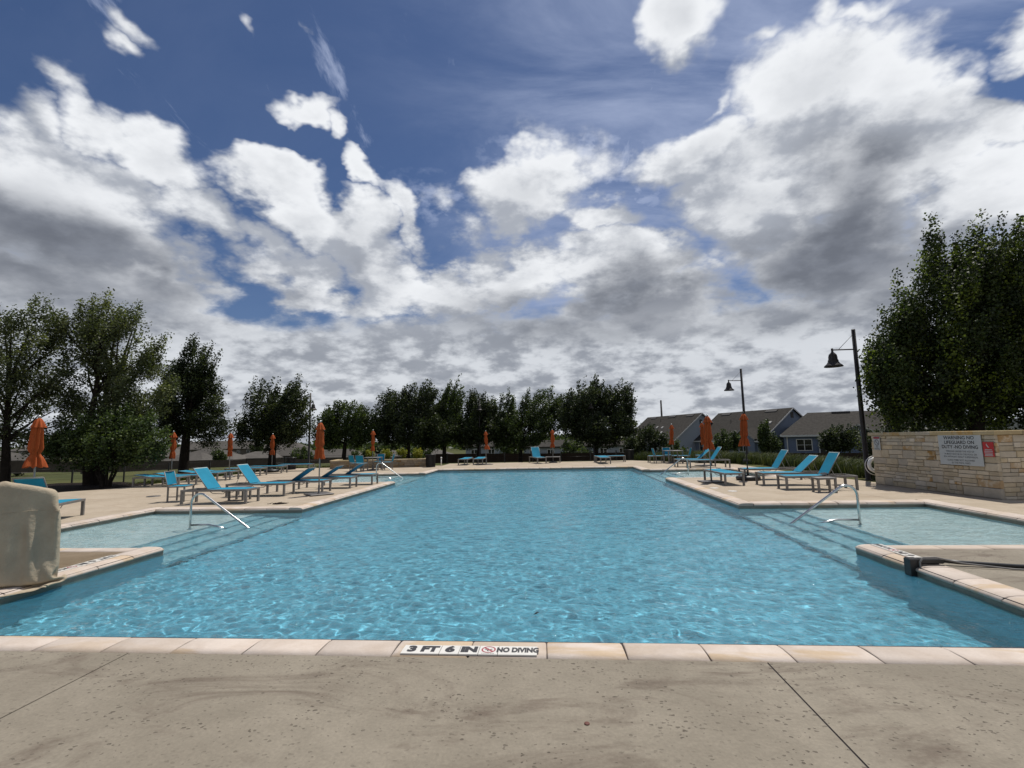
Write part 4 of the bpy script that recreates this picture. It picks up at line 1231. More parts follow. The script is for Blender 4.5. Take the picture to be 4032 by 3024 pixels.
# ================================================================== litter bins
def bin_(label, x, y, h=.74, r=.29):
    t = thing('litter_bin', label, 'bin', (x, y, 0), 0, 'black slatted litter bins')
    b = MB(); b.lathe([(r - .05, .03), (r - .03, h - .08)], 20); b.build('liner', M['black'], t)
    b = MB()
    for k in range(28):
        a = 2 * math.pi * k / 28; c, s = math.cos(a), math.sin(a)
        b.tube([(c * (r - .03), s * (r - .03), .02), (c * (r - .015), s * (r - .015), h * .6), (c * r, s * r, h - .03)], .014, 4, smooth=False)
    o = b.build('slats', M['blackmetal'], t); o['kind'] = 'stuff'
    b = MB(); b.lathe([(r - .06, h - .045), (r + .02, h - .045), (r + .035, h - .02), (r + .02, h), (r - .06, h)], 24); b.lathe([(r - .05, .0), (r - .01, .0), (r - .01, .03), (r - .05, .03)], 24)
    b.build('rim', M['blackmetal'], t)
bin_('black litter bin on the lawn edge left of the planter', -16.2, 29.3, .75, .27)
bin_('black litter bin at the right end of the stone planter', -7.42, 29.55, .77, .30)
bin_('black litter bin by the far right deck corner', 5.35, 34.1, .72, .30)

# ================================================================== grab rails
def grab_rail(label, x, y, s, top=.60, run=1.30):
    """post stands on the ledge; s = +1 when the rail runs down towards +x"""
    t = thing('grab_rail', label, 'handrail', (x, y, 0), 0, 'stainless steel pool grab rails')
    P = []
    P.append((0, 0, -.34)); P.append((0, 0, .30))
    rad = .20
    # bend over the top
    slope = (top - WATER) / (run - .17)
    ang = math.atan(slope * 1.0)
    cx_, cz = s * rad, top - rad * 1.02
    for k in range(10):
        a = math.pi - (math.pi / 2 + ang) * k / 9
        P.append((cx_ + s * rad * math.cos(a), 0, cz + rad * math.sin(a)))
    lx, lz = P[-1][0], P[-1][2]
    ex = s * run
    P.append((ex, 0, WATER)); P.append((ex + s * .35, 0, WATER - .35 * math.tan(ang) * .9))
    b = MB(); b.tube(P, .0235, 12); b.build('handrail', M['steel'], t)
    b = MB(); b.tube([(s * .02, 0, -.07), (s * .42, 0, -.065), (s * .55, 0, -.09), (s * .9, 0, -.17)], .020, 10); b.build('lower_bar', M['steel'], t)
    b = MB(); b.lathe([(.05, -.34), (.05, -.325), (.028, -.31)], 14); b.build('flange', M['steel'], t)
    return t
grab_rail('steel grab rail standing in the near left shallow ledge', -7.85, 10.14, 1, .60, 1.30)
grab_rail('steel grab rail standing in the near right shallow ledge', 5.98, 10.2, -1, .60, 1.27)
grab_rail('steel grab rail in the far left shallow ledge', -8.33, 22.7, 1, .62, 1.26)
grab_rail('steel grab rail in the far right shallow ledge', 6.12, 22.6, -1, .60, 1.22)

# ================================================================== canvas cover over the lift
def cover():
    """canvas box cover draped over the lift: a small cloth relaxation over simple solids"""
    cx0, cy0, crz = -7.05, 5.54, R(51)
    NR, NZ, NT = 132, 40, 13
    x0, x1, y0, y1, H = -.68, .73, -.47, .48, 1.31
    per = 2 * ((x1 - x0) + (y1 - y0))
    def ring(n):
        out = []
        for j in range(n):
            d = per * j / n
            if d < x1 - x0: p = (x0 + d, y0)
            elif d < x1 - x0 + y1 - y0: p = (x1, y0 + d - (x1 - x0))
            elif d < 2 * (x1 - x0) + y1 - y0: p = (x1 - (d - (x1 - x0) - (y1 - y0)), y1)
            else: p = (x0, y1 - (d - 2 * (x1 - x0) - (y1 - y0)))
            out.append(p)
        return np.array(out)
    rg = ring(NR)
    c = np.array([(x0 + x1) / 2, (y0 + y1) / 2])
    rows = []
    for i in range(NZ + 1):
        rows.append(np.column_stack([rg, np.full(NR, .135 + (H - .135) * i / NZ)]))
    for m in range(1, NT + 1):
        k = 1 - m / (NT + .35)
        rows.append(np.column_stack([c + (rg - c) * k, np.full(NR, H)]))
    P = np.array(rows)                      # [row, around, xyz]
    NROW = P.shape[0]
    rest = P.copy()
    def ln(a_, b_): return np.linalg.norm(a_ - b_, axis=-1)
    cons = []
    def add(ra, rb, ja, jb, st):            # slices of rows and index arrays around
        cons.append((ra, rb, ja, jb, ln(rest[ra][:, ja], rest[rb][:, jb]), st))
    J = np.arange(NR)
    for par in (0, 1):
        j = J[par::2]
        add(slice(0, NROW), slice(0, NROW), j, (j + 1) % NR, 1.0)
        add(slice(par, NROW - 1, 2), slice(par + 1, NROW, 2), J, J, 1.0)
        add(slice(par, NROW - 1, 2), slice(par + 1, NROW, 2), J, (J + 1) % NR, .5)
        add(slice(par, NROW - 1, 2), slice(par + 1, NROW, 2), (J + 1) % NR, J, .5)
    for par in range(4):
        j = J[par::4]
        add(slice(0, NROW), slice(0, NROW), j, (j + 2) % NR, .10)
        if par < 2:
            add(slice(par, NROW - 2, 4), slice(par + 2, NROW, 4), J, J, .10)
            add(slice(par + 2, NROW - 2, 4), slice(par + 4, NROW, 4), J, J, .10)
    caps = [((.19, -.34, 0), (.19, -.34, 1.22), .060), ((.19, -.35, 1.215), (.63, -.35, 1.085), .055), ((.635, -.35, 1.075), (.635, -.35, .80), .055),
            ((.63, -.35, 1.075), (.62, .34, 1.02), .060), ((.17, -.34, 1.20), (-.15, -.32, 1.06), .060), ((-.15, -.32, 1.06), (-.56, -.30, .82), .060), ((-.56, -.30, .90), (-.56, .34, .88), .060),
            ((-.5, .34, .90), (.62, .34, 1.0), .060), ((.15, -.33, 1.17), (.10, .33, .98), .060), ((.40, -.34, 1.12), (.38, .33, .98), .060), ((-.2, -.31, 1.07), (-.2, .33, .92), .060),
            ((.60, -.36, .15), (.62, .28, .16), .085), ((.56, -.38, .16), (-.45, -.36, .16), .085), ((-.30, -.38, .62), (.02, -.40, .40), .07), ((.50, -.34, .48), (.58, .1, .50), .07), ((-.62, -.2, .3), (-.62, .3, .3), .06)]
    boxes = [((.02, .0, .20), (.60, .32, .22), .05)]
    def collide(Q, Pold, drag=False):
        for a_, b_, r_ in caps:
            a_ = np.array(a_, float); b_ = np.array(b_, float); ab = b_ - a_
            t_ = np.clip(((Q - a_) @ ab) / (ab @ ab), 0, 1)
            d = Q - (a_ + t_[..., None] * ab)
            L = np.linalg.norm(d, axis=-1)
            pen = L < r_
            Q[pen] = (a_ + t_[..., None] * ab)[pen] + d[pen] / (L[pen][:, None] + 1e-9) * r_
            if drag: Q[pen] = Q[pen] * .5 + (Pold[pen] + (Q[pen] - Pold[pen]) * .2) * .5
        for c_, h_, r_ in boxes:
            q = (Q - np.array(c_)); h_ = np.array(h_)
            dd = np.abs(q) - h_
            ins = (dd < 0).all(-1)
            if ins.any():
                k = dd[ins].argmax(-1); idx = np.argwhere(ins)
                for ax in range(3):
                    sel = idx[k == ax]
                    if len(sel):
                        qq = q[sel[:, 0], sel[:, 1], ax]
                        Q[sel[:, 0], sel[:, 1], ax] = c_[ax] + np.sign(qq) * h_[ax]
        Q[..., 2] = np.maximum(Q[..., 2], -.035)
    rng = np.random.default_rng(3)
    P += rng.normal(size=P.shape) * .002
    # the hem is gathered in by its draw cord, and the cloth is a little slack in patches
    P[:5, :, :2] = c + (P[:5, :, :2] - c) * np.linspace(.955, 1, 5)[:, None, None]
    def slack(r_, j_):
        r_ = np.arange(NROW)[r_][:, None]; j_ = np.asarray(j_)[None, :]
        return 1 + .060 * np.maximum(0, np.sin(r_ * .21 + j_ * .13 + 1) * np.sin(j_ * .31 - r_ * .16) + .35 * np.sin(r_ * .5 + 2) * np.sin(j_ * .6))
    cons = [(ra, rb, ja, jb, L0 * (slack(ra, ja) if st > .3 else 1), st) for ra, rb, ja, jb, L0, st in cons]
    V = np.zeros_like(P)
    for step in range(90):
        V[..., 2] -= 9.8 * .011
        V *= .95
        mv = V * .011; sp = np.linalg.norm(mv, axis=-1, keepdims=True); mv *= np.minimum(1, .010 / (sp + 1e-9))
        Q = P + mv
        for it in range(10):
            for ra, rb, ja, jb, L0, st in cons:
                A = Q[ra][:, ja]; B = Q[rb][:, jb]
                d = B - A; L = np.linalg.norm(d, axis=-1) + 1e-9
                f = (.5 * st * (L - L0) / L)
                if st < .3: f = np.minimum(f, 0)
                f = f[..., None] * d
                Q[ra, :][:, ja]
                ia = np.arange(NROW)[ra]; ib = np.arange(NROW)[rb]
                Q[np.ix_(ia, ja)] = A + f
                Q[np.ix_(ib, jb)] = B - f
            if it % 2 == 1: collide(Q, P)
        collide(Q, P, True); collide(Q, P)
        V = (Q - P) / .011
        P = Q
    V3 = P.reshape(-1, 3)
    fs = []
    for i in range(NROW - 1):
        for j in range(NR):
            jj = (j + 1) % NR
            fs.append((i * NR + j, i * NR + jj, (i + 1) * NR + jj, (i + 1) * NR + j))
    fs.append(tuple((NROW - 1) * NR + j for j in range(NR)))
    t = thing('lift_cover', 'bulky beige canvas cover draped over pool lift at the left edge', 'cover', (cx0, cy0, 0), crz)
    o = obj('canvas', mesh_from('canvas', V3.tolist(), fs, True), M['canvas'], t)
    sb = o.modifiers.new('smooth', 'SUBSURF'); sb.levels = 1; sb.render_levels = 1
    # sewn piping along the top edge and a doubled hem
    sm = MB(); sm.tube([tuple(p) for p in P[NZ][np.r_[0:NR, 0]]], .0035, 6); sm.build('piped_seam', M['canvas'], t)
    sm = MB(); sm.tube([tuple(p) for p in P[1][np.r_[0:NR, 0]]], .005, 6); sm.build('hem', M['canvas'], t)
    b = MB(); b.box(-.45, .50, -.20, .24, -.0, .36); b.build('lift_body', M['black'], t)
cover()

# ================================================================== hose on right coping, small things
hs = thing('vacuum_hose', 'black suction hose head hooked over the right coping with cable', 'hose', (4.55, 6.55, 0))
b = MB()
b.bbox(-.20, -.08, -.05, .06, -.16, .085, .012)
b.build('hook_block', M['black'], hs)
b = MB(); b.bbox(-.078, .20, -.045, .05, .022, .082, .012); b.build('handle_block', M['black'], hs)
b = MB(); b.tube([(.19, 0, .055), (.4, -.05, .04), (.9, -.16, .028), (1.5, -.30, .026), (2.4, -.42, .026), (3.6, -.35, .026)], .024, 10); b.build('hose', M['black'], hs)
b = MB(); b.tube([(-.10, -.07, -.14), (-.10, -.07, .05), (-.06, -.07, .105), (.08, -.08, .11), (.35, -.12, .05), (.8, -.24, .014), (1.5, -.42, .012), (2.4, -.60, .012), (3.4, -.62, .012)], .010, 8); b.build('cable', M['cable'], hs)
def disc(name, label, cat, x, y, r, h, m, n=24, group=None):
    b = MB(); b.lathe([(0, h), (r * .9, h), (r, h * .6), (r, .0008)], n); o = b.build(name, M[m], None, (x, y, 0)); tag(o, label, cat, group); return o
disc('skimmer_lid', 'round white skimmer lid in right deck, nearer the umbrella plate', 'lid', 4.98, 15.62, .13, .008, 'tile_white')
disc('skimmer_lid', 'round white skimmer lid in right deck, nearer the camera', 'lid', 5.2, 14.72, .13, .008, 'tile_white')
disc('drain_cover', 'dark round cover lying on the pale deck far left', 'cover', -13.05, 15.15, .20, .02, 'plate')
disc('rust_spot', 'small reddish brown bottle cap on the near concrete', 'bottle cap', 0.16, 3.03, .016, .006, 'rust')
# dead leaf floating
b = MB(); b.add([(-.035, 0, 0), (0, -.016, .008), (.035, .004, .012), (0, .018, .003), (.004, .0, .018)], [(0, 1, 4), (1, 2, 4), (2, 3, 4), (3, 0, 4)])
lf = b.build('floating_leaf', M['bark'], None, (-0.2, 5.12, WATER + .004), (0, 0, .4)); tag(lf, 'curled dead leaf floating on the water', 'leaf')
b = MB(); rr = random.Random(8)
for k in range(10):
    a = rr.uniform(0, 6.28); x0, y0 = rr.uniform(-.25, .25), rr.uniform(-.12, .12)
    b.tube([(x0, y0, .012), (x0 + .12 * math.cos(a), y0 + .12 * math.sin(a), .02)], .006, 4)
b.lathe([(0, .015), (.16, .012), (.18, .001)], 14)
o = b.build('debris', M['mulch'], None, (-7.5, 13.0, 0)); tag(o, 'dark scrap of wet leaves on the left peninsula edge', 'debris')
b = MB(); b.tube([(0, 0, 0), (0, 0, .46)], .035, 8); b.lathe([(.0, .56), (.05, .55), (.06, .47), (0, .46)], 12)
o = b.build('post_light', M['white'], None, (-7.0, 30.6, 0)); tag(o, 'short post with white top beside the planter bin', 'post')

# ================================================================== lamp posts
def lamp(label, x, y, rz, top=5.17, z0=0.0, arm=.76):
    t = thing('lamp_post', label, 'lamp post', (x, y, z0), rz, 'dark bronze bell lamp posts')
    h = top - z0
    b = MB(); b.lathe([(.11, 0), (.11, .03), (.075, .05), (.072, h * .5), (.060, h), (.0, h + .004)], 14); b.build('pole', M['bronze'], t)
    za = h - .70
    b = MB(); b.tube([(-.03, 0, za), (-arm, 0, za)], .022, 8); b.build('arm', M['bronze'], t)
    b = MB(); b.tube([(-.05, 0, h - .20), (-arm * .72, 0, za + .01)], .008, 6); b.build('tie_rod', M['bronze'], t)
    zc = za - .62
    bell = MB(); bell.lathe([(.0, za + .06), (.035, za + .055), (.035, za - .07), (.060, za - .10), (.115, za - .16), (.135, za - .24), (.14, za - .34), (.165, za - .37), (.155, za - .40), (.20, za - .48), (.27, za - .54), (.29, za - .575), (.285, za - .59), (.26, za - .56), (.12, za - .40), (.0, za - .38)], 24, (-arm, 0))
    bl = bell.build('bell_shade', M['bronze'], t)
    b = MB(); b.lathe([(0, za - .40), (.05, za - .42), (.055, za - .48), (0, za - .52)], 12, (-arm, 0)); b.build('bulb', M['white'], bl)
lamp('tall bell lamp post beside the left end of the stone wall', 10.58, 17.36, 0)
lamp('bell lamp post standing before the houses, second from the wall', 11.44, 29.6, 0, 5.5, -.06)
lamp('distant bell lamp post in front of the rightmost dark tree', 3.57, 41.2, R(75), 5.25, float(terr(3.57, 41.2)))
lamp('distant bell lamp post among the far middle trees', -6.5, 44, R(100), 5.5, float(terr(-6.5, 44)))
lamp('dark lamp post by the lawn at left, its lamp turned away', -18.68, 36.3, R(-80), 5.5, float(terr(-18.68, 36.3)))

# ================================================================== houses
def window(parent, plane, u0, u1, z0, z1, o, mull=True, muntin=True):
    """plane: function (u, out, z) -> local point"""
    def bx(m, a0, a1, c0, c1, d0, d1):
        ps = [plane(u, d, z) for z in (c0, c1) for (u, d) in ((a0, d0), (a1, d0), (a1, d1), (a0, d1))]
        m.add(ps, [(3, 2, 1, 0), (4, 5, 6, 7), (0, 1, 5, 4), (1, 2, 6, 5), (2, 3, 7, 6), (3, 0, 4, 7)])
    t = .11
    f = MB(); bx(f, u0 - t, u0, z0 - t, z1 + t, .0, .06); bx(f, u1, u1 + t, z0 - t, z1 + t, .0, .06)
    bx(f, u0, u1, z1, z1 + t, .001, .061); bx(f, u0, u1, z0 - t, z0, .001, .061)
    um = (u0 + u1) / 2
    if mull: bx(f, um - .05, um + .05, z0, z1, .002, .055)
    if muntin: bx(f, u0, u1, (z0 + z1) / 2 - .025, (z0 + z1) / 2 + .025, .003, .05)
    fr = f.build('window', M['trim'], parent)
    g = MB(); bx(g, u0, u1, z0, z1, .004, .02); g.build('pane', M['glass'], fr)
def gable_house(name, label, near, far, hw, zr, ze, zb, wallm, wings=(), wins=(), vents=(), caps=()):
    n = Vector(near); f = Vector(far); L = (n - f).length; d = (n - f) / L; ang = math.atan2(d.y, d.x)
    t = thing(name, label, 'house', (f.x, f.y, 0), ang)
    prof = [(-hw, zb), (hw, zb), (hw, ze), (0, zr - .12), (-hw, ze)]
    vs = [(x, y, z) for x in (0, L) for (y, z) in prof]
    fs = [(4, 3, 2, 1, 0), (5, 6, 7, 8, 9)] + [(i, (i + 1) % 5, (i + 1) % 5 + 5, i + 5) for i in range(5)]
    w = MB(); w.add(vs, fs); w.build('wall', M[wallm], t)
    ov = .45; sl = (zr - ze) / hw
    rf = MB()
    for s in (-1, 1):
        yo = s * (hw + ov); zo = ze - ov * sl
        a = [(-ov, 0, zr), (L + ov, 0, zr), (L + ov, yo, zo), (-ov, yo, zo)]
        b_ = [(x, y, z - .18) for x, y, z in a]
        rf.add(a + b_, [(0, 1, 2, 3) if s < 0 else (3, 2, 1, 0), (7, 6, 5, 4), (0, 4, 5, 1), (1, 5, 6, 2), (2, 6, 7, 3), (3, 7, 4, 0)])
    roof = rf.build('roof', M['shingle'], t)
    tr = MB()
    for s in (-1, 1):
        yo = s * (hw + ov); zo = ze - ov * sl
        x = L + ov + .01
        tr.add([(x, 0, zr + .01), (x, yo, zo + .01), (x, yo, zo - .22), (x, 0, zr - .22), (x - .04, 0, zr + .01), (x - .04, yo, zo + .01), (x - .04, yo, zo - .22), (x - .04, 0, zr - .22)],
               [(0, 1, 2, 3), (7, 6, 5, 4), (0, 4, 5, 1), (2, 6, 7, 3)])
        tr.box(-ov, L + ov, min(yo, yo + s * .05), max(yo, yo + s * .05), zo - .22, zo + .02)
    tr.build('fascia', M['trim'], t)
    for (px_, hwid, zp, zee, dep) in wings:
        pr = [(-hwid, zb), (hwid, zb), (hwid, zee), (0, zp - .1), (-hwid, zee)]
        y0 = -hw - dep; y1 = -hw + hw * .8
        vs = [(px_ + a, y, z) for y in (y0, y1) for (a, z) in pr]
        g = MB(); g.add(vs, [(0, 1, 2, 3, 4), (9, 8, 7, 6, 5)] + [(i, i + 5, (i + 1) % 5 + 5, (i + 1) % 5) for i in range(5)]); g.build('gable_wing', M[wallm], t)
        g = MB(); s_ = (zp - zee) / hwid
        for s in (-1, 1):
            xo = s * (hwid + .3); zo = zee - .3 * s_
            a = [(px_, y0 - .3, zp), (px_, y1, zp), (px_ + xo, y1, zo), (px_ + xo, y0 - .3, zo)]
            g.add(a + [(x, y, z - .15) for x, y, z in a], [(3, 2, 1, 0), (4, 5, 6, 7), (0, 1, 5, 4), (1, 2, 6, 5), (2, 3, 7, 6), (3, 0, 4, 7)])
        g.build('wing_roof', M['shingle'], t)
        g = MB()
        for s in (-1, 1):
            xo = s * (hwid + .3); zo = zee - .3 * s_; y = y0 - .31
            g.add([(px_, y, zp + .01), (px_ + xo, y, zo + .01), (px_ + xo, y, zo - .2), (px_, y, zp - .2)], [(0, 1, 2, 3), (3, 2, 1, 0)])
        g.build('wing_fascia', M['trim'], t)
    for (face, u0, u1, z0, z1, mull) in wins:
        if face == 'side': pl_ = lambda u, o, z: (u, -hw - o, z)
        elif face == 'gable': pl_ = lambda u, o, z: (L + o, u, z)
        else:
            dep = face; pl_ = lambda u, o, z, dep=dep: (u, -hw - dep - o, z)
        window(t, pl_, u0, u1, z0, z1, 0, mull)
    cs = math.sqrt(1 + sl * sl)
    for (x, k, w_, lite) in vents:   # k: share of the way from ridge to eave
        y = -k * hw; z = zr - k * (zr - ze)
        v = MB(); a = w_ / 2
        if lite == 'pipe':
            v.tube([(x, y, z - .1), (x, y, z + .7)], .06, 8)
        else:
            h_ = .16 if w_ > 1 else .22; dpt = .5 if w_ > 1 else .4
            v.add([(x - a, y, z + h_), (x + a, y, z + h_), (x + a, y - dpt, z - dpt * sl + h_), (x - a, y - dpt, z - dpt * sl + h_),
                   (x - a, y, z), (x + a, y, z), (x + a, y - dpt, z - dpt * sl - .05), (x - a, y - dpt, z - dpt * sl - .05)],
                  [(3, 2, 1, 0), (4, 5, 6, 7), (0, 1, 5, 4), (1, 2, 6, 5), (2, 3, 7, 6), (3, 0, 4, 7)])
        v.build('roof_vent', M['ventlite' if lite is True else 'vent'], roof)
    for (y, z, w_, h_) in caps:
        v = MB(); v.box(L + .0, L + .05, y - w_ / 2, y + w_ / 2, z - h_ / 2, z + h_ / 2); v.build('gable_vent', M['vent'], t)
    return t
gable_house('gabled_house', 'pale blue grey house with grey roof, leftmost of the three', (31.1, 102.7), (24.1, 121.2), 7.0, 6.05, .58, -2.3, 'siding_pale',
            vents=[(3.2, .04, 2.0, False), (10.5, .04, 2.6, False), (17.0, .05, 2.3, False), (7.5, .22, .3, 'pipe'), (9.0, .48, .6, True), (11.2, .50, .6, True), (12.8, .70, .6, True)],
            wins=[('side', 15.0, 16.6, -1.4, .1, True)], caps=[(-.2, 4.2, .6, 1.0)])
gable_house('gabled_house', 'grey house with long roof and small front gable, middle of the three', (42.3, 88.5), (35.7, 105.1), 7.0, 5.98, .66, -2.3, 'siding_blue',
            wings=[(14.2, 2.5, 2.5, .85, .5)], vents=[(2.5, .05, 2.4, False), (14.0, .045, 2.6, False), (10.5, .50, .25, 'pipe'), (15.3, .42, .25, 'pipe'), (16.4, .47, .6, True), (6.2, .4, .3, 'pipe')],
            wins=[('side', 1.9, 3.4, -1.7, .3, False), (.5, 13.2, 15.0, -1.5, .35, True)], caps=[(0, 4.7, .6, 1.0)])
def hip_house(name, label, x, y, ang, L, Dp, zr, ze, zb, ridge_in, wallm, roofm='shingle', group=None, ov=.5, simple=False):
    t = thing(name, label, 'house', (x, y, 0), ang, group)
    w = MB(); w.box(0, L, 0, Dp, zb, ze); w.build('wall', M[wallm], t)
    r = MB()
    a = [(-ov, -ov, ze), (L + ov, -ov, ze), (L + ov, Dp + ov, ze), (-ov, Dp + ov, ze), (ridge_in, Dp / 2, zr), (L - ridge_in, Dp / 2, zr)]
    a += [(p[0], p[1], ze - .2) for p in a[:4]]
    r.add(a, [(0, 1, 5, 4), (1, 2, 5), (2, 3, 4, 5), (3, 0, 4), (0, 6, 7, 1), (1, 7, 8, 2), (2, 8, 9, 3), (3, 9, 6, 0), (9, 8, 7, 6)])
    rf = r.build('roof', M[roofm], t)
    return t, rf
t, rf = hip_house('hipped_house', 'slate blue house with white framed window and porch at right', 34.7, 74.9, math.atan2(-.39, .92), 24, 18, 4.75, 1.24, -1.7, 3.6, 'siding_slate')
tr = MB(); tr.box(-.5, 24.5, -.56, -.505, 1.0, 1.26); tr.box(-.56, -.505, -.5, 18.5, 1.0, 1.26); tr.build('fascia', M['trim'], t)
window(t, lambda u, o, z: (u, -o, z), 1.35, 3.15, -.95, .55, 0, True)
b = MB(); b.box(4.2, 8.2, -.02, .02, -1.7, 1.0); b.build('porch_shade_panel', M['black'], t)  # flat black sheet on the wall, stands in for the shade inside the porch
b = MB(); b.box(4.0, 4.16, -.3, -.14, -1.7, 1.02); b.box(.05, .17, -.14, -.02, -1.7, 1.02); b.build('porch_post', M['trim'], t)
window(t, lambda u, o, z: (u, -.03 - o, z), 4.9, 5.5, -1.0, .5, 0, False, False)
b = MB(); vs = [(8.6 + a, y, z) for y in (-1.8, 6) for (a, z) in ((-2.4, -1.7), (2.4, -1.7), (2.4, 1.1), (0, 2.45), (-2.4, 1.1))]
b.add(vs, [(0, 1, 2, 3, 4), (9, 8, 7, 6, 5)] + [(i, i + 5, (i + 1) % 5 + 5, (i + 1) % 5) for i in range(5)]); b.build('gable_wing', M['siding_slate'], t)
b = MB()
for s in (-1, 1):
    a = [(8.6, -2.2, 2.6), (8.6, 7, 2.6), (8.6 + s * 2.9, 7, .97), (8.6 + s * 2.9, -2.2, .97)]
    b.add(a + [(x, y, z - .15) for x, y, z in a], [(3, 2, 1, 0), (4, 5, 6, 7), (0, 1, 5, 4), (1, 2, 6, 5), (2, 3, 7, 6), (3, 0, 4, 7)])
b.build('wing_roof', M['shingle'], t)
b = MB()
for s in (-1, 1): b.add([(8.6, -2.22, 2.62), (8.6 + s * 2.9, -2.22, .99), (8.6 + s * 2.9, -2.22, .76), (8.6, -2.22, 2.36)], [(0, 1, 2, 3), (3, 2, 1, 0)])
b.build('wing_fascia', M['trim'], t)
for (x, w_, k, m) in ((8, 2.4, .95, 'vent'), (14.5, 2.4, .95, 'vent'), (16.2, .6, .78, 'ventlite'), (20, .6, .78, 'ventlite')):
    z = 1.24 + (4.75 - 1.24) * k; y = 9 * k
    MB().box(x - w_ / 2, x + w_ / 2, y - .4, y, z - .1, z + .18).build('roof_vent', M[m], rf)

# far estate of low houses down the slope on the left: bearing (rad from +Y towards -X), distance
def bearing(px, D):
    X = (px - 2016) / 1900 * D; a = R(YAW)
    return X * math.cos(a) - D * math.sin(a), X * math.sin(a) + D * math.cos(a)
def zat(ypx, xpx, D): return EYE - (ypx - (1725 - .0207 * (xpx - 2016))) * D / 1900
far = [ # left px, right px, ridge y, eave y, distance
 (635, 802, 1781, 1815, 128, 'gray hip roof left of the oak trunk across the lawn'), (800, 920, 1783, 1809, 126, 'low hip roof right of the oak trunk across the lawn'),
 (912, 1075, 1777, 1803, 132, 'wide hip roof behind the second left umbrella'), (1040, 1215, 1760, 1793, 138, 'pale brown hip roof behind the third left umbrella'),
 (590, 690, 1766, 1797, 150, 'farther roof peeking left of the oak trunk'), (740, 860, 1764, 1786, 160, 'farther roof right of the oak trunk'), (690, 1000, 1737, 1768, 215, 'long far roof ridge high behind the left estate'),
 (1190, 1420, 1768, 1800, 140, 'hip roof behind the lamp post at left'), (1380, 1600, 1772, 1800, 142, 'low roof behind the planter shrubs'),
 (1010, 1180, 1742, 1765, 205, 'far roof between the third umbrella and lamp post'), (0, 100, 1785, 1812, 120, 'tan roof at the far left edge of the view'), (30, 190, 1750, 1775, 190, 'distant roof high at the far left'),
 (330, 480, 1806, 1830, 125, 'pale roof seen under the shrub at left'), (1560, 1760, 1765, 1793, 130, 'roof behind the middle trees, left part'), (1850, 2010, 1752, 1775, 118, 'white walled house glimpsed behind the middle trees'), (-260, 0, 1778, 1806, 125, 'roof just outside the left edge')]
for i, (l, r_, yr, ye, D, lab) in enumerate(far):
    ax, ay = bearing(l, D); bx_, by_ = bearing(r_, D)
    L = math.hypot(bx_ - ax, by_ - ay); ang = math.atan2(by_ - ay, bx_ - ax)
    zr_ = zat(yr, (l + r_) / 2, D + 5); ze_ = zat(ye, (l + r_) / 2, D)
    t, rf = hip_house('distant_house', lab, ax, ay, ang, L, 10, zr_, ze_, ze_ - 3.2, min(L * .35, 3.6 + (i % 3)), 'siding_far' if i != 14 else 'siding_pale', 'shingle_far', 'low houses beyond the lawn', .5)
    n = max(2, int(L / 4))
    for k in range(n):
        u = L * (k + .5) / n
        window(t, lambda u_, o, z: (u_, -o, z), u - .6, u + .6, ze_ - 1.9, ze_ - .7, 0, k % 2 == 0)
# house fronts seen under the middle trees
for i, (l, r_, yr, ye, yb, D, lab) in enumerate([(1830, 2030, 1735, 1757, 1800, 92, 'white trimmed house under the middle trees behind the slender lamp'), (2060, 2330, 1732, 1757, 1800, 88, 'pale house glimpsed below the two right middle trees'), (2330, 2480, 1730, 1752, 1800, 84, 'pale siding house at the foot of the rightmost dark tree')]):
    ax, ay = bearing(l, D); bx_, by_ = bearing(r_, D)
    L = math.hypot(bx_ - ax, by_ - ay); ang = math.atan2(by_ - ay, bx_ - ax)
    ze_ = zat(ye, (l + r_) / 2, D)
    t, rf = hip_house('suburban_house', lab, ax, ay, ang, L, 9, zat(yr, (l + r_) / 2, D + 4) , ze_, ze_ - 3.0, 2.5, 'siding_pale', 'shingle')
    n = max(2, int(L / 3))
    for k in range(n): 
        u = L * (k + .5) / n
        window(t, lambda u_, o, z: (u_, -o, z), u - .55, u + .55, ze_ - 2.0, ze_ - .6, 0, True)

# board fences beyond the lawn
def board_fence(name, label, pts, h, m, zoff=0.0):
    b = MB(); posts = MB()
    t = thing(name, label, 'fence')
    for (p, q) in zip(pts[:-1], pts[1:]):
        L = math.hypot(q[0] - p[0], q[1] - p[1]); n = max(1, int(L / 2.4))
        for i in range(n):
            a = (p[0] + (q[0] - p[0]) * i / n, p[1] + (q[1] - p[1]) * i / n); c = (p[0] + (q[0] - p[0]) * (i + 1) / n, p[1] + (q[1] - p[1]) * (i + 1) / n)
            za = p[2] + (q[2] - p[2]) * i / n
            ang = math.atan2(c[1] - a[1], c[0] - a[0]); l = math.hypot(c[0] - a[0], c[1] - a[1])
            MB().box(0, l, -.02, .02, za - h, za).build('fence_panel', M[m], t, (a[0], a[1], 0), (0, 0, ang))
    return t
def bp(px, ypx, D): x, y = bearing(px, D); return (x, y, zat(ypx, px, D))
board_fence('board_fence', 'dark brown wooden fence behind the far middle fence posts', [bp(1690, 1787, 62), bp(2080, 1785, 61), bp(2520, 1780, 60)], 2.2, 'woodfence')
board_fence('board_fence', 'weathered wooden fence along the houses beyond the lawn', [bp(-100, 1815, 108), bp(520, 1816, 110), bp(980, 1809, 112), bp(1300, 1805, 112), bp(1690, 1800, 100)], 2.4, 'woodfence_far')
board_fence('board_fence', 'dark low fence in front of the right hand houses', [bp(2520, 1783, 62), bp(2900, 1784, 60), bp(3500, 1782, 58)], 1.2, 'woodfence')

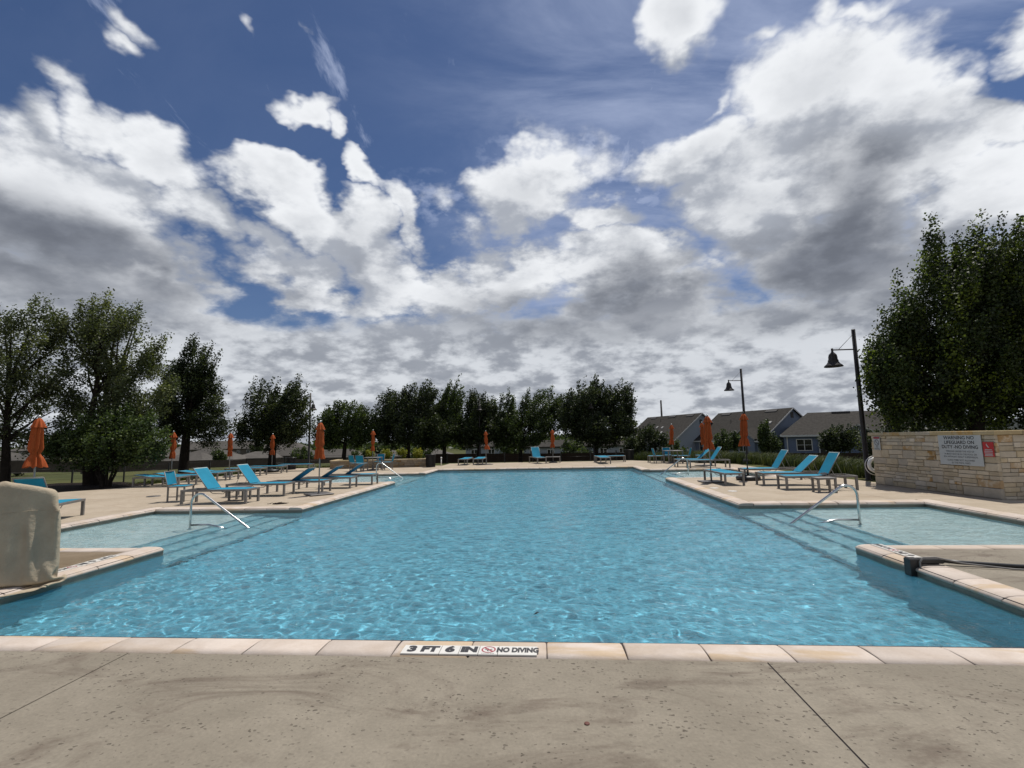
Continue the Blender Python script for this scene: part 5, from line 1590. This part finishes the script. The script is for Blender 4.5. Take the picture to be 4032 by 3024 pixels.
# pool fence: slim black posts and wires
def wire_fence(label, pts, h, seg):
    t = thing('wire_fence', label, 'fence')
    prev = None
    pm = MB().box(-.045, .045, -.045, .045, -.3, h).mesh('post')
    for (x, y) in pts:
        z = float(terr(x, y))
        obj('post', pm, M['blackmetal'], t, (x, y, z), (0, 0, .4))
        if prev:
            b = MB()
            for k in (.35, .65, .95): b.tube([(prev[0], prev[1], prev[2] + h * k), (x, y, z + h * k)], .008, 4)
            b.build('wire', M['blackmetal'], t)
        prev = (x, y, z)
wire_fence('slim black post and wire fence across the lawn at left', [(-42.7, 29.8), (-38.1, 31.1), (-36.2, 34.3), (-33.6, 36.0), (-31.3, 37.7), (-29.3, 39.8), (-27.4, 42.0), (-24.0, 42.3), (-20.8, 42.5), (-18, 43.2), (-15.4, 43.9)], 1.35, 3)
wire_fence('slim black post and wire fence behind the far pool deck', [(-12.4, 44.1), (-9.6, 44.4), (-6.9, 44.6), (-4.3, 44.8), (-1.7, 45), (.9, 45.2), (3.6, 45.4), (5.9, 45.1), (8.2, 44.8)], 1.35, 3)

# pale metal shed behind the wall, transmission pole
t = thing('metal_shed', 'white ribbed metal panel wall rising behind the stone wall', 'shed', (16.0, 20, 0), R(-1.5))
for k in range(9):
    MB().bbox(k * .36, k * .36 + .345, 0, .05, -.3, 1.98, .006).build('panel', M['metalpanel'], t)
MB().box(0, 3.24, .055, 2.5, -.3, 1.95).build('shed_body', M['metalpanel'], t)
t = thing('transmission_pole', 'tall steel power pole with short arms behind the left roof', 'power pole', (36.0, 160, 0))
b = MB(); b.lathe([(.42, -4), (.26, 12.9), (0, 12.95)], 12); b.build('pole', M['vent'], t)
for z, w_ in ((7.4, 2.6), (4.2, 2.6), (10.2, 0.0)):
    if w_: MB().box(-.4, w_, -.15, .15, z, z + .3, .3).build('arm', M['vent'], t)

# ================================================================== trees
def leaf_mesh(name, centers, size, rng, wind=(0.3, 0.1, 0.15), squash=1.0):
    """one folded leaf spray (two triangles) per centre"""
    n = len(centers)
    d = rng.normal(size=(n, 3)); d[:, 2] *= .6; d += np.array(wind) * 2.2
    d /= np.linalg.norm(d, axis=1)[:, None]
    u = rng.normal(size=(n, 3)); u -= (u * d).sum(1)[:, None] * d; u /= np.linalg.norm(u, axis=1)[:, None]
    nn = np.cross(d, u)
    s = size * rng.uniform(.6, 1.4, size=(n, 1))
    L = s * 1.15; W = s * .50
    p0 = centers - d * L * .5
    p1 = centers + u * W + nn * s * .12
    p2 = centers + d * L * .5
    p3 = centers - u * W + nn * s * .12
    V = np.stack([p0, p1, p2, p3], 1).reshape(-1, 3)
    me = bpy.data.meshes.new(name)
    me.vertices.add(4 * n); me.vertices.foreach_set('co', V.astype(np.float32).ravel())
    me.loops.add(4 * n); me.loops.foreach_set('vertex_index', np.arange(4 * n, dtype=np.int32))
    me.polygons.add(n); me.polygons.foreach_set('loop_start', np.arange(0, 4 * n, 4, dtype=np.int32))
    me.update(calc_edges=True)
    return me

def tree(name, label, cat, x, y, z0, blobs, nclump, per, size, leafm, seed, depth=.75, wind=(.35, .05, .25), trunk_r=.16, forks=3, group=None, plume=1.0, csize=.45, trunk_split=.3, stems=1, lowest=None):
    """blobs: (x, z, rx, rz) ellipses of the crown at this tree's own distance"""
    rng = np.random.default_rng(seed); rr = random.Random(seed)
    t = thing(name, label, cat, (x, y, z0), 0, group)
    areas = np.array([b[2] * b[3] for b in blobs]); pr = areas / areas.sum()
    which = rng.choice(len(blobs), nclump, p=pr)
    C = []
    for k in which:
        bx, bz, rx, rz = blobs[k]
        v = rng.normal(size=3); v /= np.linalg.norm(v)
        rad = rng.uniform(.25, 1.0) ** .45
        ry = (rx + min(rx, rz)) / 2 * depth * 1.2
        C.append((bx - x + v[0] * rx * rad * .93, v[1] * ry * rad, bz - z0 + v[2] * rz * rad * .93))
    C = np.array(C)
    C[:, 2] = np.maximum(C[:, 2], .15)
    cs = rng.uniform(.55, 1.35, size=nclump) * csize
    # the plume direction of each clump: outwards and upwards, bent by the wind
    cen = C.mean(0)
    out = C - cen; out /= (np.linalg.norm(out, axis=1)[:, None] + 1e-6)
    pd = out * .5 + np.array([0, 0, .9]) + np.array(wind) * plume; pd /= np.linalg.norm(pd, axis=1)[:, None]
    cnt = np.maximum(8, (per * (cs / csize) ** 2 * rng.uniform(.5, 1.5, size=nclump))).astype(int)
    P = []
    for i in range(nclump):
        m = cnt[i]
        g = np.clip(rng.normal(size=(m, 3)), -1.7, 1.7) * cs[i] * .42
        topness = min(1.0, max(0.0, (C[i, 2] / C[:, 2].max() - .55) / .35))
        along = np.clip(rng.normal(size=(m, 1)), -1.8, 1.8) * cs[i] * (.36 + (.30 + .45 * topness) * plume)
        taper = np.exp(-np.abs(along) / (cs[i] * 1.3))
        P.append(C[i] + g * (.45 + .55 * taper) * (1 - .3 * topness * min(1, plume)) + pd[i] * along)
    P = np.concatenate(P)
    me = leaf_mesh('crown', P, size, rng, wind)
    obj('crown', me, M[leafm], t)
    # wood
    b = MB()
    top = C[:, 2].max()
    low = np.percentile(C[:, 2], 8)
    def limb(p, q, r0, r1, sag=.12, n=5):
        p = Vector(p); q = Vector(q); pts = []; rs = []
        L = (q - p).length
        off = Vector((rr.uniform(-1, 1), rr.uniform(-1, 1), rr.uniform(.0, .8))) * L * sag
        for i in range(n + 1):
            u = i / n
            pts.append(p.lerp(q, u) + off * math.sin(math.pi * u) * .6); rs.append(r0 + (r1 - r0) * u)
        b.tube(pts, rs, 7, cap=False)
        return pts
    for s_ in range(stems):
        sx, sy = (0, 0) if stems == 1 else (rr.uniform(-.5, .5), rr.uniform(-.3, .3))
        fork = Vector((cen[0] * .35 + sx * 1.6, sy * 1.5, low * .65 + top * trunk_split * .35))
        pts = [(sx * .6, sy * .6, -.3), (sx * .7, sy * .6, .15), (sx * .9 + fork.x * .3, sy, fork.z * .5), tuple(fork)]
        tr_ = trunk_r / (1 if stems == 1 else 1.0)
        b.tube(pts, [tr_ * 1.5, tr_ * 1.1, tr_ * .95, tr_ * .8], 9, cap=False)
        leader = Vector((cen[0] + sx * 2, sy * 2, top * .88))
        lp = limb(fork, leader, tr_ * .75, tr_ * .12, .06, 7)
        idx = rng.choice(nclump, min(nclump, forks * 6 // stems + 3), replace=False)
        for k in idx:
            base = lp[min(6, max(0, int(6 * min(.8, max(0, (C[k, 2] - fork.z) / max(.5, top - fork.z) - .2)))))]
            if C[k, 2] < fork.z: base = fork
            L = (Vector(C[k]) - base).length
            mid = limb(base, C[k], tr_ * .34, tr_ * .05, .10, 5)
    b.build('trunk', M['bark'], t)
    return t

T = {}
TG = 'dark trees beyond the far deck'
tree('tree', 'tall grey green tree cut by the left edge of the view', 'tree', -23.6, 19.4, 0.0,
     [(-23.48, 5.66, 2.12, 2.22), (-21.69, 2.99, 1.4, 2.0), (-25.3, 4.08, 2.83, 3.6), (-22.74, 7.07, 1.22, 1.12)], 300, 140, .072, 'leaf_cotton', 11, .7, (.4, .1, .1), .17, 4, csize=.40, plume=.5)
tree('tree', 'tall grey green tree with several dark limbs behind left umbrella', 'tree', -20.7, 20.6, 0.0,
     [(-21.99, 6.75, 1.3, 1.52), (-19.87, 6.33, 1.82, 1.82), (-20.99, 4.53, 1.92, 1.6), (-18.56, 4.03, 1.15, 2.01), (-19.71, 2.79, 1.69, 1.2), (-20.86, 7.57, 1.08, .97)], 320, 140, .072, 'leaf_cotton', 12, .7, (.45, .1, .1), .18, 5, csize=.40, plume=.5, stems=3)
tree('shrub', 'broad multi stemmed green shrub below the tall left trees', 'shrub', -18.79, 19.3, 0.0,
     [(-18.5, 1.75, 1.85, 1.07), (-20.28, 1.69, 1.17, .98), (-17.17, 1.91, .97, 1.06), (-18.89, 2.53, 1.56, .68)], 190, 120, .075, 'leaf_shrub', 13, .6, (.3, .1, .1), .045, 6, csize=.34, plume=.3, stems=7)
tree('oak_tree', 'dark oak with straight trunk, third large tree from the left', 'tree', -21.5, 27, 0 - .25,
     [(-21.0, 6.22, 1.15, 1.45), (-21.18, 4.14, 1.79, 1.92), (-19.95, 2.74, 1.14, 1.1), (-22.28, 3.07, .96, 1.1), (-21.66, 4.98, 1.38, 1.52)], 290, 150, .085, 'leaf_dark', 14, .75, (.5, 0, .1), .26, 4, csize=.42, plume=.55)
tree('oak_tree', 'wind swept dark tree between the oak trunk and left lamp post', 'tree', -18.5, 31, float(terr(-18.5, 31)),
     [(-19.02, 4.06, 1.6, 1.3), (-19.45, 2.67, 1.86, 1.0), (-17.38, 3.39, 1.55, 1.6), (-17.1, 4.63, .93, 1.0), (-18.14, 2.18, 2.0, .7)], 260, 130, .095, 'leaf_dark', 15, .75, (.6, 0, .25), .24, 4, csize=.42, plume=1.0)
def ftree(label, x, y, blobs, n, seed, leafm='leaf_dark', size=.115, per=150, plume=.6, csize=.50, r=.2, **kw):
    n = int(n * 1.2); blobs = [(b[0] + (b[0] - x) * .12, b[1] - .12, b[2] * 1.2, b[3] * 1.08) for b in blobs]
    return tree('tree', label, 'tree', x, y, float(terr(x, y)), blobs, n, per, size, leafm, seed, .8, (.55, 0, .3), r, 3, group=TG, plume=plume, csize=csize, **kw)
ftree('round topped tree just right of the left lamp post', -18.42, 42, [(-18.36, 3.89, 1.87, 1.25), (-19.84, 2.88, 1.25, 1.2), (-16.64, 3.02, 1.24, 1.2), (-18.33, 2.23, 2.07, .8)], 170, 21, 'leaf_mid', plume=.5)
ftree('wide dark tree above the planter, left part of the middle group', -12.9, 43, [(-13.8, 4.45, 1.6, 1.8), (-11.64, 4.9, 1.6, 1.6), (-12.28, 2.73, 3.2, 1.4), (-14.44, 2.57, 1.26, 1.2)], 280, 22)
ftree('pointed dark tree behind the planter bin, right part of its group', -9.9, 44.5, [(-9.41, 4.9, 1.0, 1.8), (-10.0, 2.93, 1.9, 1.6)], 150, 23, 'leaf_mid', plume=1.2)
ftree('narrow dark tree behind the thin middle lamp post', -6.7, 44.8, [(-6.72, 4.6, 1.1, 1.25), (-6.09, 3.04, 1.6, 1.5), (-7.39, 2.43, 1.49, 1.2)], 150, 24)
ftree('wide tree behind the middle umbrellas with ragged top', -2.9, 45.5, [(-4.25, 4.05, 1.45, 1.5), (-1.21, 4.45, 1.8, 1.5), (-2.55, 2.56, 3.1, 1.4), (.28, 3.8, .86, 1.2), (-4.2, 2.5, 1.6, 1.3)], 270, 25, 'leaf_mid', plume=.9)
ftree('tall dark round tree, rightmost of the far group, behind a lamp', 3.8, 42, [(3.3, 4.5, 1.5, 1.95), (5.6, 4.3, 1.2, 1.6), (2.25, 3.59, 1.28, 1.5), (4.57, 2.54, 2.46, 1.4)], 310, 26, plume=.7)
def bushy(label, x, y, blobs, n, seed, leafm='leaf_mid', size=.12, per=70, csize=.34, cat='tree', name='small_tree', stems=1, r=.07, group=None, plume=.5, z0=None):
    return tree(name, label, cat, x, y, float(terr(x, y)) if z0 is None else z0, blobs, n, per, size, leafm, seed, .8, (.4, 0, .2), r, 2, group=group, plume=plume, csize=csize, stems=stems)
bushy('low dark rounded tree in front of the leftmost gabled house', 7.25, 38, [(7.36, 1.25, 1.05, .95), (6.4, .8, .8, .7), (8.1, .9, .7, .7)], 90, 31, 'leaf_dark')
bushy('rounded green tree before the middle house, left of its gable', 18.1, 52, [(18.16, .75, 1.5, 1.0)], 80, 32, 'leaf_mid', .14)
bushy('small pointed tree before the middle house gable wall', 21.2, 50, [(21.1, 1.7, .55, .9), (21.55, .45, 1.1, .7), (21.2, 1.1, .8, .7)], 90, 33, 'leaf_mid', .13, plume=1.0)
bushy('dense dark shrub tree hiding the porch of the slate house', 24.7, 44, [(24.9, .95, 1.6, 1.05), (23.88, .7, .8, .75)], 110, 34, 'leaf_dark', .13)
bushy('dark low shrubs under the wire fence right of the bin', 9.6, 39.5, [(9.6, .3, .9, .5)], 40, 35, 'leaf_mid', .12, name='shrub', cat='shrub')
tree('big_tree', 'huge dense dark green tree rising behind the stone wall', 'tree', 13.0, 16.2, -.3,
     [(11.05, 4.2, .72, 1.1), (12.05, 4.95, .85, 1.5), (13.09, 6.3, .86, 1.65), (13.87, 6.0, .85, 1.9), (10.67, 3.25, .66, 1.0), (11.79, 3.51, 1.16, 1.31), (13.05, 3.76, 1.3, 1.59),
      (14.46, 4.3, 1.15, 2.3), (11.67, 2.55, 1.2, .5), (13.29, 2.55, 1.43, .6), (15.03, 2.64, 1.42, .9), (14.87, 6.3, .88, 1.5), (11.45, 5.2, .42, .6), (16.0, 4.8, 1.5, 2.6), (16.6, 2.9, 1.3, 1.1)],
     760, 235, .066, 'leaf_maple', 41, .95, (.30, .0, .45), .22, 6, csize=.41, plume=1.1)
tree('hedge', 'dark ragged hedge growing along the back of stone wall', 'hedge', 13.5, 18.6, -.2,
     [(12.9, 1.35, 1.0, .60), (14.2, 1.45, 1.1, .60), (15.3, 1.4, .8, .6), (11.9, 1.2, .7, .55)], 150, 90, .07, 'leaf_dark', 42, .8, (.2, 0, .1), .03, 3, csize=.26, plume=.3, stems=5)
# trees standing among the distant houses
for i, (px, D, zc_, r_, lab) in enumerate([(505, 118, -1.6, 2.0, 'small dark tree by the houses at the far left'), (860, 122, -1.2, 1.6, 'small round tree on the far roofs, left of second umbrella'), (1010, 150, .2, 2.0, 'bushy tree between far roofs behind second umbrella'),
                                           (1190, 118, -1.2, 2.2, 'dark far tree left of the lamp post'), (80, 122, -2.6, 2.0, 'dark tree before the tan roof at far left'), (1480, 75, -.6, 2.0, 'low dark trees seen behind the planter shrubs'), (1640, 70, -.5, 2.0, 'low dark trees seen behind the planter bin'),
                                           (2250, 70, -.4, 1.9, 'low green tree below the rightmost dark tree'), (1990, 72, -.3, 1.8, 'low green tree before the white trimmed house'), (3430, 60, .4, 1.2, 'pale green sapling top beside the near lamp post')]):
    x, y = bearing(px, D)
    tree('small_tree', lab, 'tree', x, y, zc_ - r_ * 1.2, [(x, zc_, r_, r_ * .8), (x + r_ * .5, zc_ - r_ * .5, r_ * .8, r_ * .6)], 40, 60, .28, 'leaf_mid', 60 + i, .8, (.3, 0, .2), .12, 2, csize=.7, plume=.4)
# yellow green shrubs in the planter
for i, (x, r_, lab) in enumerate([(-12.6, .24, 'small dull yellow green shrub at the left end of planter'), (-11.6, .25, 'yellow green shrub in the planter behind the umbrella table'), (-10.47, .30, 'bright yellow green shrub in the planter, third from left'), (-9.47, .31, 'bright yellow green shrub in the planter, second from the bin'), (-8.50, .30, 'golden green shrub in the planter nearest the bin')]):
    y = 30.4
    tree('planter_shrub', lab, 'shrub', x, y, .44, [(x, .80, r_, r_ * .95)], 26, 60, .055, 'leaf_yellow' if i else 'leaf_mid', 80 + i, 1.0, (.1, 0, .2), .02, 2, csize=.13, plume=.2, group='round shrubs in the stone planter')

# ================================================================== ornamental grass and ground cover
def grass_band(name, label, line, inner, outer, n, h, seed, m='grassblade', lean=.5, wdt=.012):
    rng = np.random.default_rng(seed)
    pts = np.array(line, float)
    seg = np.linalg.norm(np.diff(pts, axis=0), axis=1); cum = np.concatenate([[0], np.cumsum(seg)])
    nt = n // 34
    s = rng.uniform(0, cum[-1], nt)
    i = np.clip(np.searchsorted(cum, s) - 1, 0, len(seg) - 1)
    k = ((s - cum[i]) / seg[i])[:, None]
    p = pts[i] * (1 - k) + pts[i + 1] * k
    d = (pts[i + 1] - pts[i]) / seg[i][:, None]; nr = np.stack([-d[:, 1], d[:, 0]], 1)
    off = rng.uniform(inner, outer, nt)[:, None]
    base = p + nr * off
    th = rng.uniform(.6, 1.25, nt) * h
    B = np.repeat(base, 34, 0); H = np.repeat(th, 34)
    m_ = len(B)
    a = rng.uniform(0, 2 * np.pi, m_); rad = rng.uniform(0, .16, m_)
    bx = B[:, 0] + rad * np.cos(a); by = B[:, 1] + rad * np.sin(a); bz = terr(bx, by) - .02
    hh = H * rng.uniform(.6, 1.1, m_)
    sp = rng.uniform(.15, .55, m_) * hh
    mx, my = bx + np.cos(a) * sp * .4 + lean * .12 * hh, by + np.sin(a) * sp * .4; mz = bz + hh * .68
    tx, ty = bx + np.cos(a) * sp + lean * .5 * hh, by + np.sin(a) * sp; tz = bz + hh * rng.uniform(.75, 1.0, m_)
    wa = rng.uniform(0, np.pi, m_); wx, wy = np.cos(wa) * wdt, np.sin(wa) * wdt
    V = np.stack([np.stack([bx - wx, by - wy, bz], 1), np.stack([bx + wx, by + wy, bz], 1), np.stack([mx + wx, my + wy, mz], 1), np.stack([mx - wx, my - wy, mz], 1), np.stack([tx, ty, tz], 1)], 1).reshape(-1, 3)
    me = bpy.data.meshes.new(name)
    me.vertices.add(5 * m_); me.vertices.foreach_set('co', V.astype(np.float32).ravel())
    o = np.arange(m_, dtype=np.int32)[:, None] * 5
    lo = np.concatenate([o + np.array([0, 1, 2, 3]), o + np.array([3, 2, 4])], 1).ravel()
    me.loops.add(len(lo)); me.loops.foreach_set('vertex_index', lo.astype(np.int32))
    ls = (np.arange(m_)[:, None] * 7 + np.array([0, 4])).ravel()
    me.polygons.add(2 * m_); me.polygons.foreach_set('loop_start', ls.astype(np.int32))
    me.update(calc_edges=True)
    o_ = obj(name, me, M[m]); stuff(o_, label, 'grass')
grass_band('ornamental_grass', 'drift of long ornamental grass beyond the right deck edge', [(10.9, 17.0), (11.0, 21.3), (10.9, 27.5), (6.3, 34.4), (5.4, 35.2)], -3.6, -.5, 52000, .62, 5)
grass_band('rough_grass', 'rough grass fringe along the left deck edge', [(-18.1, 20.5), (-17.9, 30.0), (-14.5, 32.0)], .0, .9, 9000, .16, 6, lean=.3, wdt=.01)
mb = MB(); mb.prism([(-23.5, 15.0), (-18.45, 15.2), (-18.42, 17.0), (-17.35, 18.4), (-17.35, 20.3), (-20.5, 21.8), (-23.5, 21.6)], -.2, -.025)
struct(mb.build('mulch_bed', M['mulch']))
mb = MB(); mb.prism([(11.0, 16.6), (10.62, 17.6), (10.4, 21.3), (10.3, 27.5), (6.0, 33.9), (5.7, 35), (8, 37), (15, 30), (15, 17)], -1.2, -.045)
for z_ in (): pass

# a far belt of trees closing the horizon
rng = np.random.default_rng(77)
P = []
for k in range(420):
    a = R(rng.uniform(-62, 62)); D = rng.uniform(330, 620)
    x, y = D * math.sin(a), D * math.cos(a)
    z0 = float(terr(x, y)); hh = rng.uniform(4.5, 9.0); ww = rng.uniform(7, 22)
    m_ = 70
    v = rng.normal(size=(m_, 3)) * [ww * .5, ww * .3, hh * .28]
    P.append(np.array([x, y, z0 + hh * .5]) + v)
P = np.concatenate(P)
fw = obj('far_woods', leaf_mesh('far_woods', P, 2.6, rng, (0, 0, .1)), M['leaf_mid']); stuff(fw, 'dark belt of woods along the horizon', 'woods')
